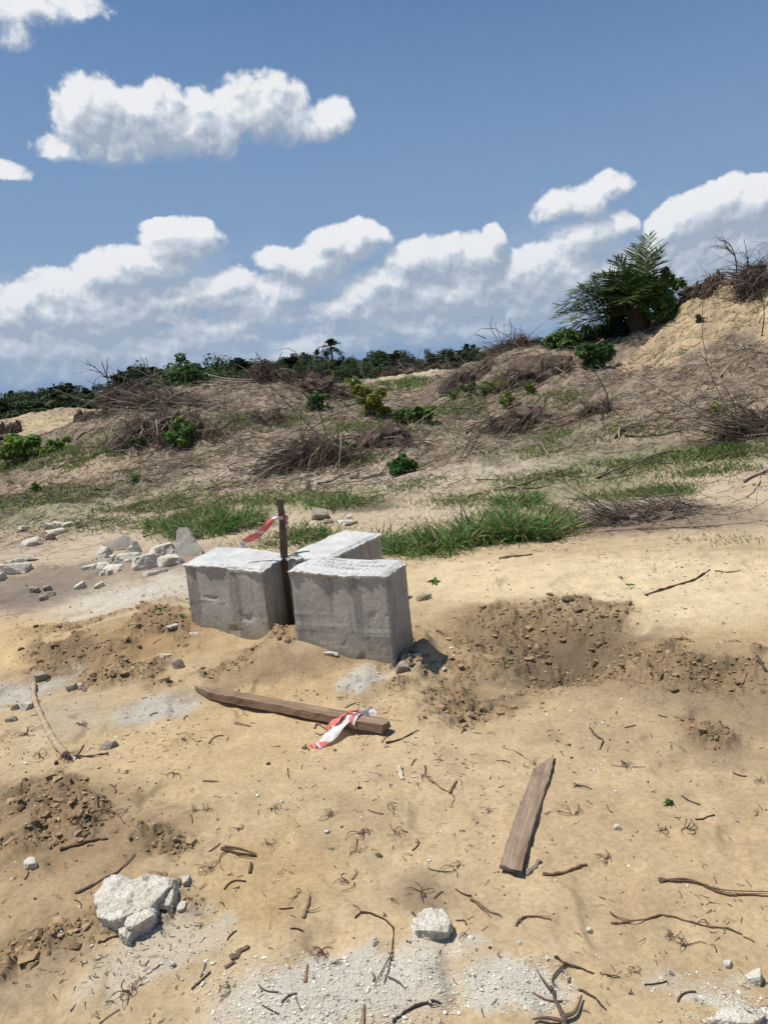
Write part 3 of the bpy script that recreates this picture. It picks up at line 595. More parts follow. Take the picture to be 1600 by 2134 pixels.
# scratched handwriting
FONT = {'S': [[(1, .9), (.5, 1), (.1, .8), (.3, .55), (.8, .45), (.9, .2), (.5, 0), (0, .1)]], 'I': [[(.4, 0), (.5, 1)]], 'N': [[(0, 0), (.1, 1), (.8, 0), (.9, 1)]], 'C': [[(.9, .9), (.4, 1), (0, .5), (.3, 0), (.9, .1)]], 'E': [[(.8, 1), (0, 1), (0, 0), (.8, 0)], [(0, .5), (.6, .5)]],
    'R': [[(0, 0), (0, 1), (.7, .9), (.6, .5), (0, .5), (.8, 0)]], 'A': [[(0, 0), (.5, 1), (.9, 0)], [(.2, .4), (.7, .4)]], 'M': [[(0, 0), (.1, 1), (.5, .4), (.9, 1), (1, 0)]], 'O': [[(.5, 0), (0, .4), (.3, 1), (.9, .7), (.8, .1), (.5, 0)]], 'V': [[(0, 1), (.4, 0), (.9, 1)]], 'K': [[(0, 0), (0, 1)], [(.8, 1), (0, .5), (.9, 0)]],
    'L': [[(.1, 1), (0, 0), (.8, 0)]], 'T': [[(0, 1), (.9, 1)], [(.45, 1), (.4, 0)]], 'D': [[(0, 0), (0, 1), (.7, .8), (.8, .2), (0, 0)]], 'G': [[(.9, .9), (.3, 1), (0, .5), (.3, 0), (.9, .1), (.9, .5), (.5, .5)]], 'U': [[(0, 1), (.1, .1), (.6, 0), (.9, 1)]], 'Y': [[(0, 1), (.45, .5), (.9, 1)], [(.45, .5), (.3, 0)]], 'H': [[(0, 0), (0, 1)], [(.8, 0), (.9, 1)], [(0, .5), (.8, .5)]], '4': [[(.6, 0), (.6, 1), (0, .4), (.9, .4)]], ' ': []}
def writing():
    root, Tb, base = blkR; rs = np.random.RandomState(5)
    for row, (txt, t0, s0, hh, dw) in enumerate([('S INVCERA RAMOS C', .17, .10, .13, .040), ('A INKL NTIS 4TEN DANC', .42, .16, .12, .036), ('U VESSY L MCHSO', .67, .14, .12, .042)]):
        s = s0; g = Geo()
        for ch in txt:
            for st in FONT[ch]:
                pts = []
                for (u, v) in st:
                    S_ = s + u * dw * .72 + rs.normal() * .003; T_ = t0 + v * hh + rs.normal() * .008 + .03 * math.sin(s * 6)
                    p = quadp(Tb, S_, T_); X, Y = p[0] + 7, p[1]; edge = min(min(S_, 1 - S_) * 1.6, min(T_, 1 - T_))
                    z = .022 * fbm(np.array([X]), np.array([Y]), 3.0, 3, s=1)[0] + .003 * fbm(np.array([X]), np.array([Y]), 22, 3, .6, s=2)[0] - .012 * (1 - float(sst(0, .10, edge)))
                    pts.append(p + np.array([0, 0, z + .0008]))
                pts = np.array(pts)
                if len(pts) > 1:
                    tube(g, pts, .0012, 5, (.15, .145, .13), squash=.5)
            s += dw * (1 + rs.normal() * .06)
        g.build('scratched_line', M_stick, root)
writing()
def beam(name, pts, w, h, mt, tip=0.0, butt=0.0, up=(0, 0, 1), parent=None, seed=0, n=34, warp=.004):
    """sawn timber along a path; origin at its first point, X along its length"""
    pts = [np.asarray(p, float) for p in pts]; a, b_ = pts[0], pts[-1]; L = np.linalg.norm(b_ - a); ex = (b_ - a) / L
    ez = np.asarray(up, float); ez = ez - ez.dot(ex) * ex; ez /= np.linalg.norm(ez); ey = np.cross(ez, ex); rs = np.random.RandomState(seed)
    V = []; ring = [(-.5, -.46), (-.5, .46), (-.47, .5), (.0, .49), (.47, .5), (.5, .46), (.5, -.46), (.47, -.5), (0, -.5), (-.47, -.5)]
    for k in range(n):
        t = k / (n - 1); x = t * L; sc = 1.0
        if tip and x < tip: sc = max(.06, x / tip)
        for (u, v) in ring:
            yy = u * w * (1 if not tip or x >= tip else sc) + (0 if x >= tip or not tip else (1 - sc) * w * .38); zz = v * h * (1 if not tip or x >= tip else .5 + .5 * sc)
            j = rs.normal(size=3) * .0012; xx = x + (rs.normal() * butt if k == n - 1 or (k == 0 and not tip) else 0)
            V.append((xx + j[0], yy + j[1] + warp * math.sin(x * 9 + v), zz + j[2] + warp * math.sin(x * 5 + 2 * u)))
    m_ = len(ring); i = np.arange(n - 1)[:, None] * m_ + np.arange(m_)[None]; j = np.arange(n - 1)[:, None] * m_ + (np.arange(m_)[None] + 1) % m_
    Q = np.stack([i, j, j + m_, i + m_], -1).reshape(-1, 4); V = np.array(V); c0 = V[:m_].mean(0); c1 = V[-m_:].mean(0); V = np.concatenate([V, [c0, c1]]); T = []
    for t in range(m_): T += [[(t + 1) % m_, t, n * m_], [(n - 1) * m_ + t, (n - 1) * m_ + (t + 1) % m_, n * m_ + 1]]
    o = mesh_np(name, V, [Q, np.array(T)], mt, parent)
    M = Matrix(((ex[0], ey[0], ez[0], a[0]), (ex[1], ey[1], ez[1], a[1]), (ex[2], ey[2], ez[2], a[2]), (0, 0, 0, 1))); o.matrix_world = M; return o
def on_ray_y(px, py, y):
    d = ray(px, py); return CAMP + d * (y / d[1])
pb = on_ray_y(604, 1306, 4.84); pt_ = on_ray_y(583, 1040, 4.80)
stake = beam('stake', [pt_, pb - np.array([0, 0, .15])], .042, .036, M_post, up=(0, -1, 0), seed=3, butt=.0); tag(stake, 'upright dark timber stake standing between the three concrete blocks', 'stake')
def ribbon(g, pts, wid, side, red_at, rs, crumple=.006, thick=0, K=40):
    pts = np.asarray(pts, float); t0 = np.linspace(0, 1, len(pts)); t = np.linspace(0, 1, K)
    C = np.stack([np.interp(t, t0, pts[:, k]) for k in range(3)], 1)
    for _ in range(3): C[1:-1] = (C[:-2] + C[2:] + 2 * C[1:-1]) / 4
    W = np.interp(t, np.linspace(0, 1, len(wid)), wid); S = np.asarray(side, float); S = S / np.linalg.norm(S); nv = 7
    d = np.gradient(C, axis=0); nrm = np.cross(d, S); nrm /= np.linalg.norm(nrm, axis=1, keepdims=True) + 1e-9
    u = np.linspace(-.5, .5, nv); wob = np.stack([_blur(rs.normal(size=(K, 1)), 2.2, 0)[:, 0] * 2 + .6 * rs.normal() * math.sin(q_ * 2) for q_ in range(nv)], 1) * crumple
    V = C[:, None] + S[None, None] * (u[None, :, None] * W[:, None, None]) + nrm[:, None] * wob[:, :, None]
    cols = np.zeros((K, nv, 3)); red = np.array([.84, .24, .21]); white = np.array([.85, .80, .79])
    for k in range(K):
        for j in range(nv):
            r = any(a <= t[k] + .10 * u[j] <= b for a, b in red_at); cols[k, j] = red if r else white
    i = np.arange(K - 1)[:, None] * nv + np.arange(nv - 1)[None]; Q = np.stack([i, i + 1, i + nv + 1, i + nv], -1).reshape(-1, 4)
    g.add(V.reshape(-1, 3), Q, None, cols.reshape(-1, 3))
def loop_round(g, c, ax, r1, r2, wdt, ex, ey, col, rs):
    th = np.linspace(0, 2 * math.pi, 25); K = len(th); P_ = c + np.outer(np.cos(th) * r1, ex) + np.outer(np.sin(th) * r2, ey); P_ = P_ + rs.normal(size=P_.shape) * .0015
    V = np.stack([P_ - ax * wdt / 2, P_, P_ + ax * wdt / 2], 1).reshape(-1, 3); i = np.arange(K - 1)[:, None] * 3 + np.arange(2)[None]; Q = np.stack([i, i + 1, i + 4, i + 3], -1).reshape(-1, 4)
    cc = np.tile(np.array(col), (len(V), 1)); g.add(V, Q, None, cc)
rs = np.random.RandomState(11); g = Geo()
kp = on_ray_y(584, 1078, 4.80)
ribbon(g, [kp + [-.01, -.03, .015], on_ray_y(566, 1082, 4.76), on_ray_y(553, 1100, 4.74), on_ray_y(535, 1115, 4.72), on_ray_y(515, 1127, 4.72), on_ray_y(502, 1137, 4.72)], [.022, .036, .044, .046, .05, .045], (.62, .2, -.75), [(.16, .50), (.54, .84)], rs, .011)
ribbon(g, [kp + [.02, -.02, .01], on_ray_y(594, 1080, 4.80), on_ray_y(599, 1084, 4.81), on_ray_y(596, 1092, 4.8)], [.03, .045, .05, .03], (.3, .2, 1), [(.1, .75)], rs, .010, K=16)
loop_round(g, kp, np.array([0, 0, 1.0]), .027, .025, .022, np.array([1.0, 0, 0]), np.array([0, 1.0, 0]), (.8, .5, .48), rs)
o = g.build('barrier_tape', M_tape, smooth=True); tag(o, 'torn red and white barrier tape tied round the upright stake, blowing left', 'tape', 'red and white barrier tape')
# the two loose timbers
A = P(402, 1448); B = P(806, 1528); A = A + [0, 0, .030]; B = B + [0, 0, .035]
pl = beam('timber_plank', [A, B], .064, .042, M_plank, tip=.16, butt=.008, seed=5, warp=.0015); tag(pl, 'long brown timber with a pointed left end lying in front of the blocks', 'plank')
A2 = P(1140, 1580); B2 = P(1064, 1822)
pl2 = beam('timber_plank', [A2 + [0, 0, .010], B2 + [0, 0, .022]], .070, .018, M_plank2, tip=.13, butt=.010, seed=8, warp=.002); tag(pl2, 'short flat grey-brown board with a split lower end on open sand', 'plank')
g = Geo(); rs = np.random.RandomState(4); ex = (B - A) / np.linalg.norm(B - A); kn = A + (B - A) * .865 + [0, 0, .03]; ey = np.cross([0, 0, 1.0], ex); ey /= np.linalg.norm(ey)
def q3(px, py, dz): p = P(px, py); return p + [0, 0, dz]
ribbon(g, [kn + [0, 0, .012], q3(726, 1520, .058), q3(705, 1532, .04), q3(682, 1548, .014), q3(655, 1561, .005)], [.035, .07, .085, .08, .055], (.78, -.5, .34), [(.0, .08), (.86, 1.0)], rs, .010)
ribbon(g, [kn + [0, 0, .010], q3(722, 1513, .065), q3(703, 1521, .05), q3(692, 1530, .03)], [.03, .055, .065, .045], (.7, -.3, .5), [(.0, 1)], rs, .008, K=22)
ribbon(g, [kn + [0, 0, .012], q3(768, 1508, .055), q3(778, 1510, .06), q3(787, 1512, .055)], [.02, .045, .06, .05], (.15, .55, .8), [(.0, .12)], rs, .006, K=18)
loop_round(g, kn - [0, 0, .032], ex, .043, .034, .020, ey, np.array([0, 0, 1.0]), (.82, .22, .19), rs); loop_round(g, kn - [0, 0, .032] + ex * .018, ex, .042, .033, .014, ey, np.array([0, 0, 1.0]), (.8, .72, .70), rs)
o = g.build('barrier_tape', M_tape, smooth=True); tag(o, 'red and white barrier tape knotted round the fallen timber', 'tape', 'red and white barrier tape')

# ------------------------------------------------------------------ broken concrete
def chunk(name, p, w, d, h, rz, seed, mt, label, cat='concrete fragment', group=None, tilt=(0, 0), flat=.9, rough=1.0, npt=7, sink=.12):
    rs = random.Random(seed); b = bmesh.new(); n = npt
    for lay in (0, 1):
        for k in range(n):
            a = 2 * math.pi * (k + rs.uniform(-.38, .38)) / n; r = rs.uniform(.72, 1.12) * (1 if lay == 0 else flat)
            sq = 1 / max(abs(math.cos(a)), abs(math.sin(a))) ** .55
            b.verts.new((math.cos(a) * r * sq * w / 2, math.sin(a) * r * sq * d / 2, (-.5 if lay == 0 else .5) * h + rs.uniform(-.14, .14) * h))
    bmesh.ops.convex_hull(b, input=list(b.verts)); bmesh.ops.delete(b, geom=[v for v in b.verts if not v.link_faces], context='VERTS')
    s = max(w, d)
    for _ in range(6): bmesh.ops.subdivide_edges(b, edges=[e for e in b.edges if e.calc_length() > s * .06], cuts=1); bmesh.ops.triangulate(b, faces=b.faces)
    for _ in range(1): bmesh.ops.smooth_vert(b, verts=b.verts, factor=.5, use_axis_x=True, use_axis_y=True, use_axis_z=True)
    b.normal_update(); of = []
    for v in b.verts:
        q_ = v.co / s; side = 1.0 - .55 * max(0, v.normal.z)
        of.append(v.normal * (s * rough * side * (.045 * mn.fractal(q_ * 3 + Vector((seed, 0, 0)), 1, 2, 3) + .022 * mn.noise(q_ * 12 + Vector((0, seed, 0))) + .006 * mn.noise(q_ * 34))))
    for v, o_ in zip(b.verts, of): v.co += o_
    me = bpy.data.meshes.new(name); b.to_mesh(me); b.free(); me.materials.append(mt)
    o = link(bpy.data.objects.new(name, me)); o.location = (p[0], p[1], p[2] + h * (.5 - sink)); o.rotation_euler = (tilt[0], tilt[1], rz)
    tag(o, label, cat, group); return o
def frag_px(px, py, wpx, hpx, label, seed, mt=None, kind='flat', rz=None, tilt=(0, 0), group='pieces of broken concrete', name='concrete_fragment', cat='concrete fragment', hm=1.0, rough=1.0):
    p = P(px, py + hpx * .25); k = mpp(p); big = 1.22 if (px < 430 and py < 1215) else 1.0; wpx, hpx = wpx * big, hpx * big; w = wpx * k; dd = np.linalg.norm(p - CAMP); sn = (CAM_H - p[2]) / dd
    if kind == 'flat': h = max(min(w * .26, hpx * k * .6), .012) * hm; d = max((hpx * k - h * .95) / sn, w * .35); d = min(d, w * 1.2)
    elif kind == 'lump': h = max(hpx * k * .75, .01) * hm; d = w * .75
    rs = random.Random(seed * 7 + 1); rz = rs.uniform(-.35, .35) if rz is None else rz
    return chunk(name, p, w * 1.04, d, h * 1.15, rz, seed, mt or M_frag, label, cat, group, (rs.uniform(-.14, .14), rs.uniform(-.12, .12)) if kind == 'flat' else (rs.uniform(-.4, .4), rs.uniform(-.3, .3)), rough=rough, npt=rs.choice([4, 5, 5, 6]), flat=rs.uniform(.72, .95), sink=.2)
FR = [
 (52, 1101, 20, 9, 'small pale concrete slab alone at the far left edge of the rubble', 'flat'), (107, 1099, 22, 13, 'pale block leaning on the small far-left rubble heap', 'lump'), (123, 1095, 17, 9, 'small white stone on top of the far-left rubble heap', 'lump'),
 (141, 1094, 21, 10, 'white slab tipped up at the right of the far-left rubble heap', 'flat'), (115, 1109, 42, 11, 'long pale slab under the far-left rubble heap', 'flat'), (165, 1096, 18, 14, 'brown-grey stone right of the far-left rubble heap', 'lump'), (107, 1121, 17, 14, 'small grey block just below the far-left rubble heap', 'lump'),
 (69, 1131, 32, 16, 'chunky white-topped block alone below the far-left heap', 'flat'),
 (44, 1167, 62, 10, 'thin pale slab lying behind the largest slab at the left edge', 'flat'), (28, 1186, 72, 22, 'largest pale slab at the left edge over a dark gap', 'flat'), (5, 1205, 18, 14, 'dark-sided stone under the left edge slab', 'lump'),
 (222, 1155, 32, 20, 'white cube-like piece in front of the dark leaning slab', 'lump'), (277, 1148, 28, 16, 'pale fractured piece at the foot of the upright sliver', 'lump'), (270, 1162, 50, 18, 'broad white slab in the middle of the rubble row', 'flat'),
 (240, 1167, 20, 17, 'pointed white piece left of the broad middle slab', 'lump'), (187, 1183, 28, 12, 'white wedge at the left end of the rubble row', 'flat'), (215, 1178, 26, 12, 'rounded pale slab second from the left end of the rubble row', 'flat'), (238, 1186, 48, 14, 'long low slab at the front of the rubble row', 'flat'),
 (300, 1175, 62, 28, 'thick sloping concrete piece right of the middle of the rubble row', 'lump'), (340, 1146, 54, 24, 'white slab lying against the upright slab', 'flat'), (352, 1169, 48, 22, 'white slab between the upright slab and the left block', 'flat'), (326, 1160, 12, 8, 'tiny white stone behind the thick sloping piece', 'lump'),
 (229, 1195, 15, 10, 'small round stone in front of the long low slab', 'lump'), (214, 1197, 12, 7, 'tiny pale stone left of the small round stone', 'lump'), (226, 1171, 13, 9, 'small dark-sided stone behind the rubble row', 'lump'),
 (169, 1221, 26, 13, 'pale stone on the sand below the rubble row, the left of two', 'lump'), (207, 1222, 25, 12, 'pale stone on the sand below the rubble row, the right of two', 'lump'), (72, 1230, 22, 12, 'rounded grey lump at lower left of the rubble', 'lump'), (100, 1226, 22, 12, 'rough grey lump beside the rounded one', 'lump'),
 (110, 1240, 19, 13, 'grey-brown broken stone on dark soil', 'lump'), (92, 1248, 20, 12, 'low grey stone in front of the dark soil patch', 'lump'), (322, 1194, 42, 10, 'thin tan slab lying flat before the rubble row', 'flat'),
 (670, 1074, 48, 22, 'grey boulder-like slab propped in grass behind the stake', 'lump'), (684, 1088, 30, 11, 'pale rubble at the foot of the propped grey slab', 'lump'), (724, 1088, 52, 13, 'long pale broken slab lying behind the back block', 'flat'), (727, 1078, 24, 9, 'white piece on the long slab behind the back block', 'lump'), (640, 1103, 21, 10, 'white wedge in the grass right of the stake', 'lump'),
 (605, 1131, 24, 11, 'white piece of slab just behind the blocks near the stake', 'flat'), (566, 1131, 28, 12, 'grey-white stone behind the left block by the tape', 'lump'), (600, 1115, 14, 12, 'small light stone close behind the stake', 'lump'),
 (838, 1392, 28, 20, 'smooth grey cement lump at the foot of the right block', 'lump'), (690, 1362, 36, 11, 'long white cement flake before the right block', 'flat'), (870, 1368, 22, 12, 'small pale lump right of the right block', 'lump'), (884, 1246, 36, 13, 'grey cement crust on bright sand right of the blocks', 'lump'), (400, 1322, 46, 10, 'white crust at the foot of the left block', 'flat'), (362, 1306, 30, 9, 'pale flake left of the left block', 'flat'), (345, 1366, 34, 9, 'white flake in the dug soil left of the blocks', 'flat'), (372, 1385, 28, 20, 'brown stone half sunk in dug soil', 'lump'),
 (90, 1411, 26, 18, 'grey stone at the edge of the dug pit on the left', 'lump'), (32, 1475, 22, 12, 'grey cement lump left of the cane, the left of a pair', 'lump'), (58, 1474, 26, 15, 'pale rounded lump touching the cane', 'lump'), (150, 1433, 24, 13, 'grey lump among cement spill right of the cane', 'lump'), (25, 1499, 22, 10, 'small oval grey lump below the pair by the cane', 'lump'), (168, 1430, 18, 10, 'light cement lump right of the cane spill', 'lump'), (230, 1553, 38, 12, 'flaky grey cement crust on sand', 'lump'),
 (1287, 1725, 15, 13, 'small white speckled stone on open sand to the right', 'lump'), (1228, 1940, 11, 11, 'white pebble left of the long forked root', 'lump'), (1572, 2040, 36, 26, 'pale concrete stone near the lower right corner', 'lump'), (1515, 2010, 20, 12, 'flat white chip above the lower right corner', 'lump'), (1082, 1966, 11, 9, 'small white pebble right of the white rock', 'lump'), (781, 1962, 14, 15, 'white pebble caught in dark roots', 'lump'), (66, 1803, 30, 16, 'pale crust patch left of the big rock', 'lump'), (360, 2010, 14, 13, 'yellow-white pebble below the big rock', 'lump')]
for i, (px, py, wp, hp, lab, kd) in enumerate(FR):
    dark = any(s_ in lab for s_ in ('grey', 'brown')); frag_px(px, py, wp, hp, lab, 20 + i, M_lump if dark else M_frag, kd)
def upright_slab(px, py, outline, label, lean, rz, th, mt, seed):
    """thin broken slab standing or leaning; outline in photo-sized units about its foot"""
    p = P(px, py); k = mpp(p); b = bmesh.new(); vs = [b.verts.new((x * k, -th / 2, y * k)) for x, y in outline]; f = b.faces.new(vs)
    r = bmesh.ops.extrude_face_region(b, geom=[f]); bmesh.ops.translate(b, vec=(0, th, 0), verts=[v for v in r['geom'] if isinstance(v, bmesh.types.BMVert)])
    bmesh.ops.recalc_face_normals(b, faces=b.faces); bmesh.ops.triangulate(b, faces=b.faces)
    for _ in range(5): bmesh.ops.subdivide_edges(b, edges=[e for e in b.edges if e.calc_length() > .03], cuts=1)
    bmesh.ops.triangulate(b, faces=b.faces); b.normal_update()
    of = [v.normal * (.006 * mn.fractal(v.co * 9 + Vector((seed, 0, 0)), 1, 2, 3) + .003 * mn.noise(v.co * 50)) for v in b.verts]
    for v, o_ in zip(b.verts, of): v.co += o_
    me = bpy.data.meshes.new('concrete_slab'); b.to_mesh(me); b.free(); me.materials.append(mt); o = link(bpy.data.objects.new('concrete_slab', me))
    o.location = p - np.array([0, 0, .01]); o.rotation_euler = (lean, 0, rz); tag(o, label, 'concrete slab', 'pieces of broken concrete')
upright_slab(391, 1158, [(-28, 0), (-22, 28), (-20, 50), (-14, 59), (4, 58), (12, 40), (20, 26), (33, 10), (30, 0)], 'tall smooth slab fragment standing on edge behind the left block', -.25, -.1, .045, M_frag, 3)
upright_slab(247, 1147, [(-32, 8), (-28, 18), (-6, 27), (14, 33), (34, 14), (30, 4), (-6, -2)], 'dark grey slab leaning back at the rear of the rubble row', -.75, .1, .05, M_lump, 6)
upright_slab(288, 1152, [(-8, 0), (-8, 22), (2, 26), (8, 4)], 'narrow white sliver standing upright behind the rubble row', -.2, .5, .04, M_frag, 9)
# the big foreground rocks
def rock_at(px, py, w, d, h, rz, seed, label, tilt=(0, 0), mt=None, rough=1.2, npt=8, sink=.15, name='concrete_rock'):
    return chunk(name, P(px, py), w, d, h, rz, seed, mt or M_frag, label, 'rock', None, tilt, flat=.88, rough=rough, npt=npt, sink=sink)
def hull_rock(name, outline, h, seed, label, tiltx=0, group=None, flat=.9, sk=0.0):
    """rock whose plan follows the ground points under a list of photo positions"""
    pts = [P(a, b) for a, b in outline]; c = np.mean(pts, axis=0); rs = random.Random(seed); b = bmesh.new()
    for p in pts: b.verts.new((p[0] - c[0], p[1] - c[1], -.02))
    for k, p in enumerate(pts): b.verts.new(((p[0] - c[0]) * flat + sk * h, (p[1] - c[1]) * flat - h * .55, h * rs.uniform(.75, 1.1)))
    bmesh.ops.convex_hull(b, input=list(b.verts)); bmesh.ops.delete(b, geom=[v for v in b.verts if not v.link_faces], context='VERTS'); s = max(max(abs(v.co.x) for v in b.verts), max(abs(v.co.y) for v in b.verts)) * 2
    for _ in range(8): bmesh.ops.subdivide_edges(b, edges=[e for e in b.edges if e.calc_length() > s * .024], cuts=1); bmesh.ops.triangulate(b, faces=b.faces)
    for _ in range(4): bmesh.ops.smooth_vert(b, verts=b.verts, factor=.5, use_axis_x=True, use_axis_y=True, use_axis_z=True)
    b.normal_update()
    of = [v.normal * (s * (.055 * mn.fractal(v.co / s * 4 + Vector((seed, 0, 0)), 1, 2, 3) + .020 * mn.fractal(v.co / s * 13 + Vector((0, seed, 0)), .8, 2, 3) + .004 * mn.noise(v.co / s * 60) - .03 * max(0, mn.noise(v.co / s * 7 + Vector((5, seed, 0))) - .45))) for v in b.verts]
    for v, o_ in zip(b.verts, of): v.co += o_
    me = bpy.data.meshes.new(name); b.to_mesh(me); b.free(); me.materials.append(M_frag); o = link(bpy.data.objects.new(name, me)); o.location = c; tag(o, label, 'rock', group)
hull_rock('concrete_rock', [(198, 1892), (205, 1925), (245, 1938), (330, 1905), (375, 1862), (378, 1840), (340, 1828), (240, 1845), (200, 1868)], .054, 3, 'largest chunk of whitish broken concrete at lower left', flat=.93)
hull_rock('concrete_rock', [(268, 1935), (270, 1955), (300, 1945), (334, 1925), (336, 1890), (312, 1888)], .05, 5, 'smaller concrete chunk leaning on the right side of the largest one', flat=.85)
hull_rock('concrete_rock', [(252, 1948), (255, 1962), (275, 1966), (292, 1945), (282, 1934)], .04, 8, 'broken off concrete end piece lowest at the big chunk', flat=.85)
hull_rock('concrete_rock', [(335, 1870), (338, 1895), (365, 1898), (374, 1872), (372, 1850), (350, 1852)], .045, 9, 'crumbling concrete piece tucked under the right end of the largest chunk', flat=.85)
hull_rock('concrete_rock', [(380, 1833), (383, 1846), (394, 1843), (400, 1830), (392, 1826)], .02, 12, 'small light stone right of the largest chunk')
hull_rock('concrete_rock', [(368, 1893), (372, 1901), (388, 1899), (392, 1884), (380, 1881)], .014, 13, 'small grey stone below right of the largest chunk')
hull_rock('concrete_rock', [(855, 1925), (858, 1946), (895, 1955), (938, 1956), (946, 1938), (925, 1908), (885, 1905)], .042, 15, 'single bright white rock on the sand near the bottom middle', flat=.86)
hull_rock('concrete_rock', [(1470, 2140), (1560, 2150), (1600, 2120), (1560, 2102), (1500, 2100)], .022, 17, 'flat white slab half buried in the lower right corner', flat=.9)

# ------------------------------------------------------------------ loose sticks, roots and canes near the camera
def path_px(pts, lift=.006, sub=4):
    W = [P(a, b) + [0, 0, lift] for a, b in pts]; W = np.array(W); t = np.linspace(0, 1, len(W)); tt = np.linspace(0, 1, (len(W) - 1) * sub + 1)
    if len(W) > 2:
        Q = np.array([W[0] * 2 - W[1]] + list(W) + [W[-1] * 2 - W[-2]]); out = []
        for i in range(1, len(Q) - 2):
            for s in np.arange(sub) / sub:
                a, b_, c, d = Q[i - 1:i + 3]; out.append(.5 * (2 * b_ + (c - a) * s + (2 * a - 5 * b_ + 4 * c - d) * s * s + (3 * b_ - a - 3 * c + d) * s ** 3))
        out.append(W[-1]); W = np.array(out)
    return W
DK = (0.085, 0.052, 0.034); MD = (0.19, 0.13, 0.085); PL = (0.42, 0.33, 0.22)
def twig_px(name, pts, r_px, label, cat, col=DK, extra=(), group=None, lift=.004, noise=.6):
    W = path_px(pts, lift); c = W[0].copy(); k = mpp(c); rs = np.random.RandomState(int(pts[0][0] * 7 + pts[0][1])); W = W + rs.normal(size=W.shape) * k * noise; W[:, 2] = np.maximum(W[:, 2], [hz(a, b) + lift * .4 for a, b in W[:, :2]])
    n = len(W); px_seed = pts[0][0]; r = r_px * k * (1 - .55 * np.linspace(0, 1, n)) * (1 + .15 * rs.normal(size=n)); g = Geo(); tube(g, W - c, r * (1 + .22 * np.sin(np.arange(n) * 2.3 + px_seed)), 6, np.array(col), squash=.28 if 'bark' in name else .85)
    for e, f in extra:
        E_ = path_px(e, lift + .003); tube(g, E_ - c, f * k * (1 - .6 * np.linspace(0, 1, len(E_))), 5, np.array(col) * 1.2)
    o = g.build(name, M_stick, loc=c, smooth=True); tag(o, label, cat, group); return o
twig_px('palm_frond_rib', [(1346, 1243), (1385, 1228), (1420, 1218), (1450, 1207), (1478, 1188)], 3.4, 'dark curved palm frond rib on bright sand right of the blocks', 'palm rib')
twig_px('twig', [(1488, 1191), (1515, 1193), (1541, 1190)], 1.8, 'short straight dark twig right of the curved palm stem', 'twig')
twig_px('root', [(1372, 1834), (1400, 1838), (1445, 1840), (1480, 1855), (1520, 1868), (1560, 1866), (1640, 1874)], 3.0, 'thick double root reaching the right edge of the sand', 'root', (0.13, .075, .05), [([(1372, 1840), (1430, 1836), (1500, 1858), (1600, 1863)], 2.0)])
twig_px('root', [(1272, 1926), (1300, 1925), (1345, 1918), (1380, 1909), (1420, 1918), (1470, 1932), (1515, 1937), (1546, 1950)], 2.2, 'long thin forked root crossing the sand at lower right', 'root', (.15, .09, .055), [([(1270, 1904), (1285, 1915), (1312, 1922)], 1.6)])
twig_px('root', [(1130, 1823), (1152, 1825), (1180, 1818), (1205, 1808), (1222, 1803)], 4.0, 'stout bark-covered root piece beside the lower end of the grey board', 'root', (.17, .10, .065))
twig_px('bark_piece', [(1097, 1822), (1108, 1810), (1128, 1796)], 7.0, 'ragged grey bark scrap at the split end of the grey board', 'bark', (.22, .17, .13), noise=2)
twig_px('dry_leaf', [(982, 1875), (1002, 1888), (1018, 1900), (1045, 1912)], 3.0, 'dry folded grass leaf right of the white rock', 'leaf', MD, [([(985, 1877), (1010, 1902), (1022, 1914)], 1.4)])
twig_px('dry_leaf', [(1075, 1931), (1082, 1918), (1100, 1911), (1125, 1913), (1148, 1918)], 2.2, 'hooked dry stalk below the grey board', 'leaf', (.18, .10, .07), [([(1080, 1925), (1095, 1914), (1146, 1914)], 1.5)])
twig_px('twig', [(1155, 1995), (1178, 2010), (1210, 2020), (1238, 2031)], 2.4, 'dark forked twig at the edge of the pale grit', 'twig', DK, [([(1178, 2012), (1156, 2035), (1150, 2052), (1162, 2060)], 2.0)])
twig_px('twig', [(1250, 2030), (1270, 2036), (1290, 2038)], 1.8, 'short dark twig in line with the forked twig', 'twig')
twig_px('root', [(818, 2132), (850, 2106), (880, 2094), (905, 2088), (920, 2094)], 3.2, 'black curved root on the pale grit at the bottom', 'root', (.05, .035, .028), [([(890, 2092), (900, 2100), (915, 2096)], 1.6)])
twig_px('stick', [(155, 1864), (200, 1843), (245, 1818), (282, 1782)], 3.0, 'long thin stick behind the largest concrete chunk', 'stick', MD)
twig_px('stick', [(205, 1967), (240, 1953), (275, 1945)], 2.6, 'dark stick under the lower end of the largest chunk', 'stick')
twig_px('stick', [(127, 1772), (160, 1763), (200, 1752), (226, 1750)], 3.2, 'dark stick half buried in brown soil at left', 'stick')
twig_px('stick', [(186, 1645), (200, 1660), (205, 1690), (214, 1694)], 2.6, 'crooked brown stick above the dark soil clods', 'stick', MD, [([(205, 1690), (240, 1695), (260, 1718)], 2)])
twig_px('root', [(740, 1915), (755, 1903), (790, 1912), (818, 1935), (818, 1975), (810, 2020), (800, 2052)], 1.8, 'long looping black root above the pale grit', 'root', DK, [([(818, 1990), (795, 2030), (780, 2060)], 1.4), ([(808, 2040), (830, 2050), (845, 2065)], 1.3)])
twig_px('twig', [(886, 1596), (888, 1618), (915, 1640), (945, 1660), (940, 1684)], 1.7, 'thin angular twig with a pale tip in the middle of the sand', 'twig', MD, [([(937, 1655), (945, 1640), (952, 1628)], 3.0)])
twig_px('twig', [(1046, 1558), (1075, 1568), (1097, 1580), (1113, 1596)], 1.4, 'very thin curved twig left of the tip of the grey board', 'twig', PL)
twig_px('stick', [(805, 1550), (838, 1540), (872, 1523)], 2.6, 'dark stick right of the end of the long timber', 'stick')
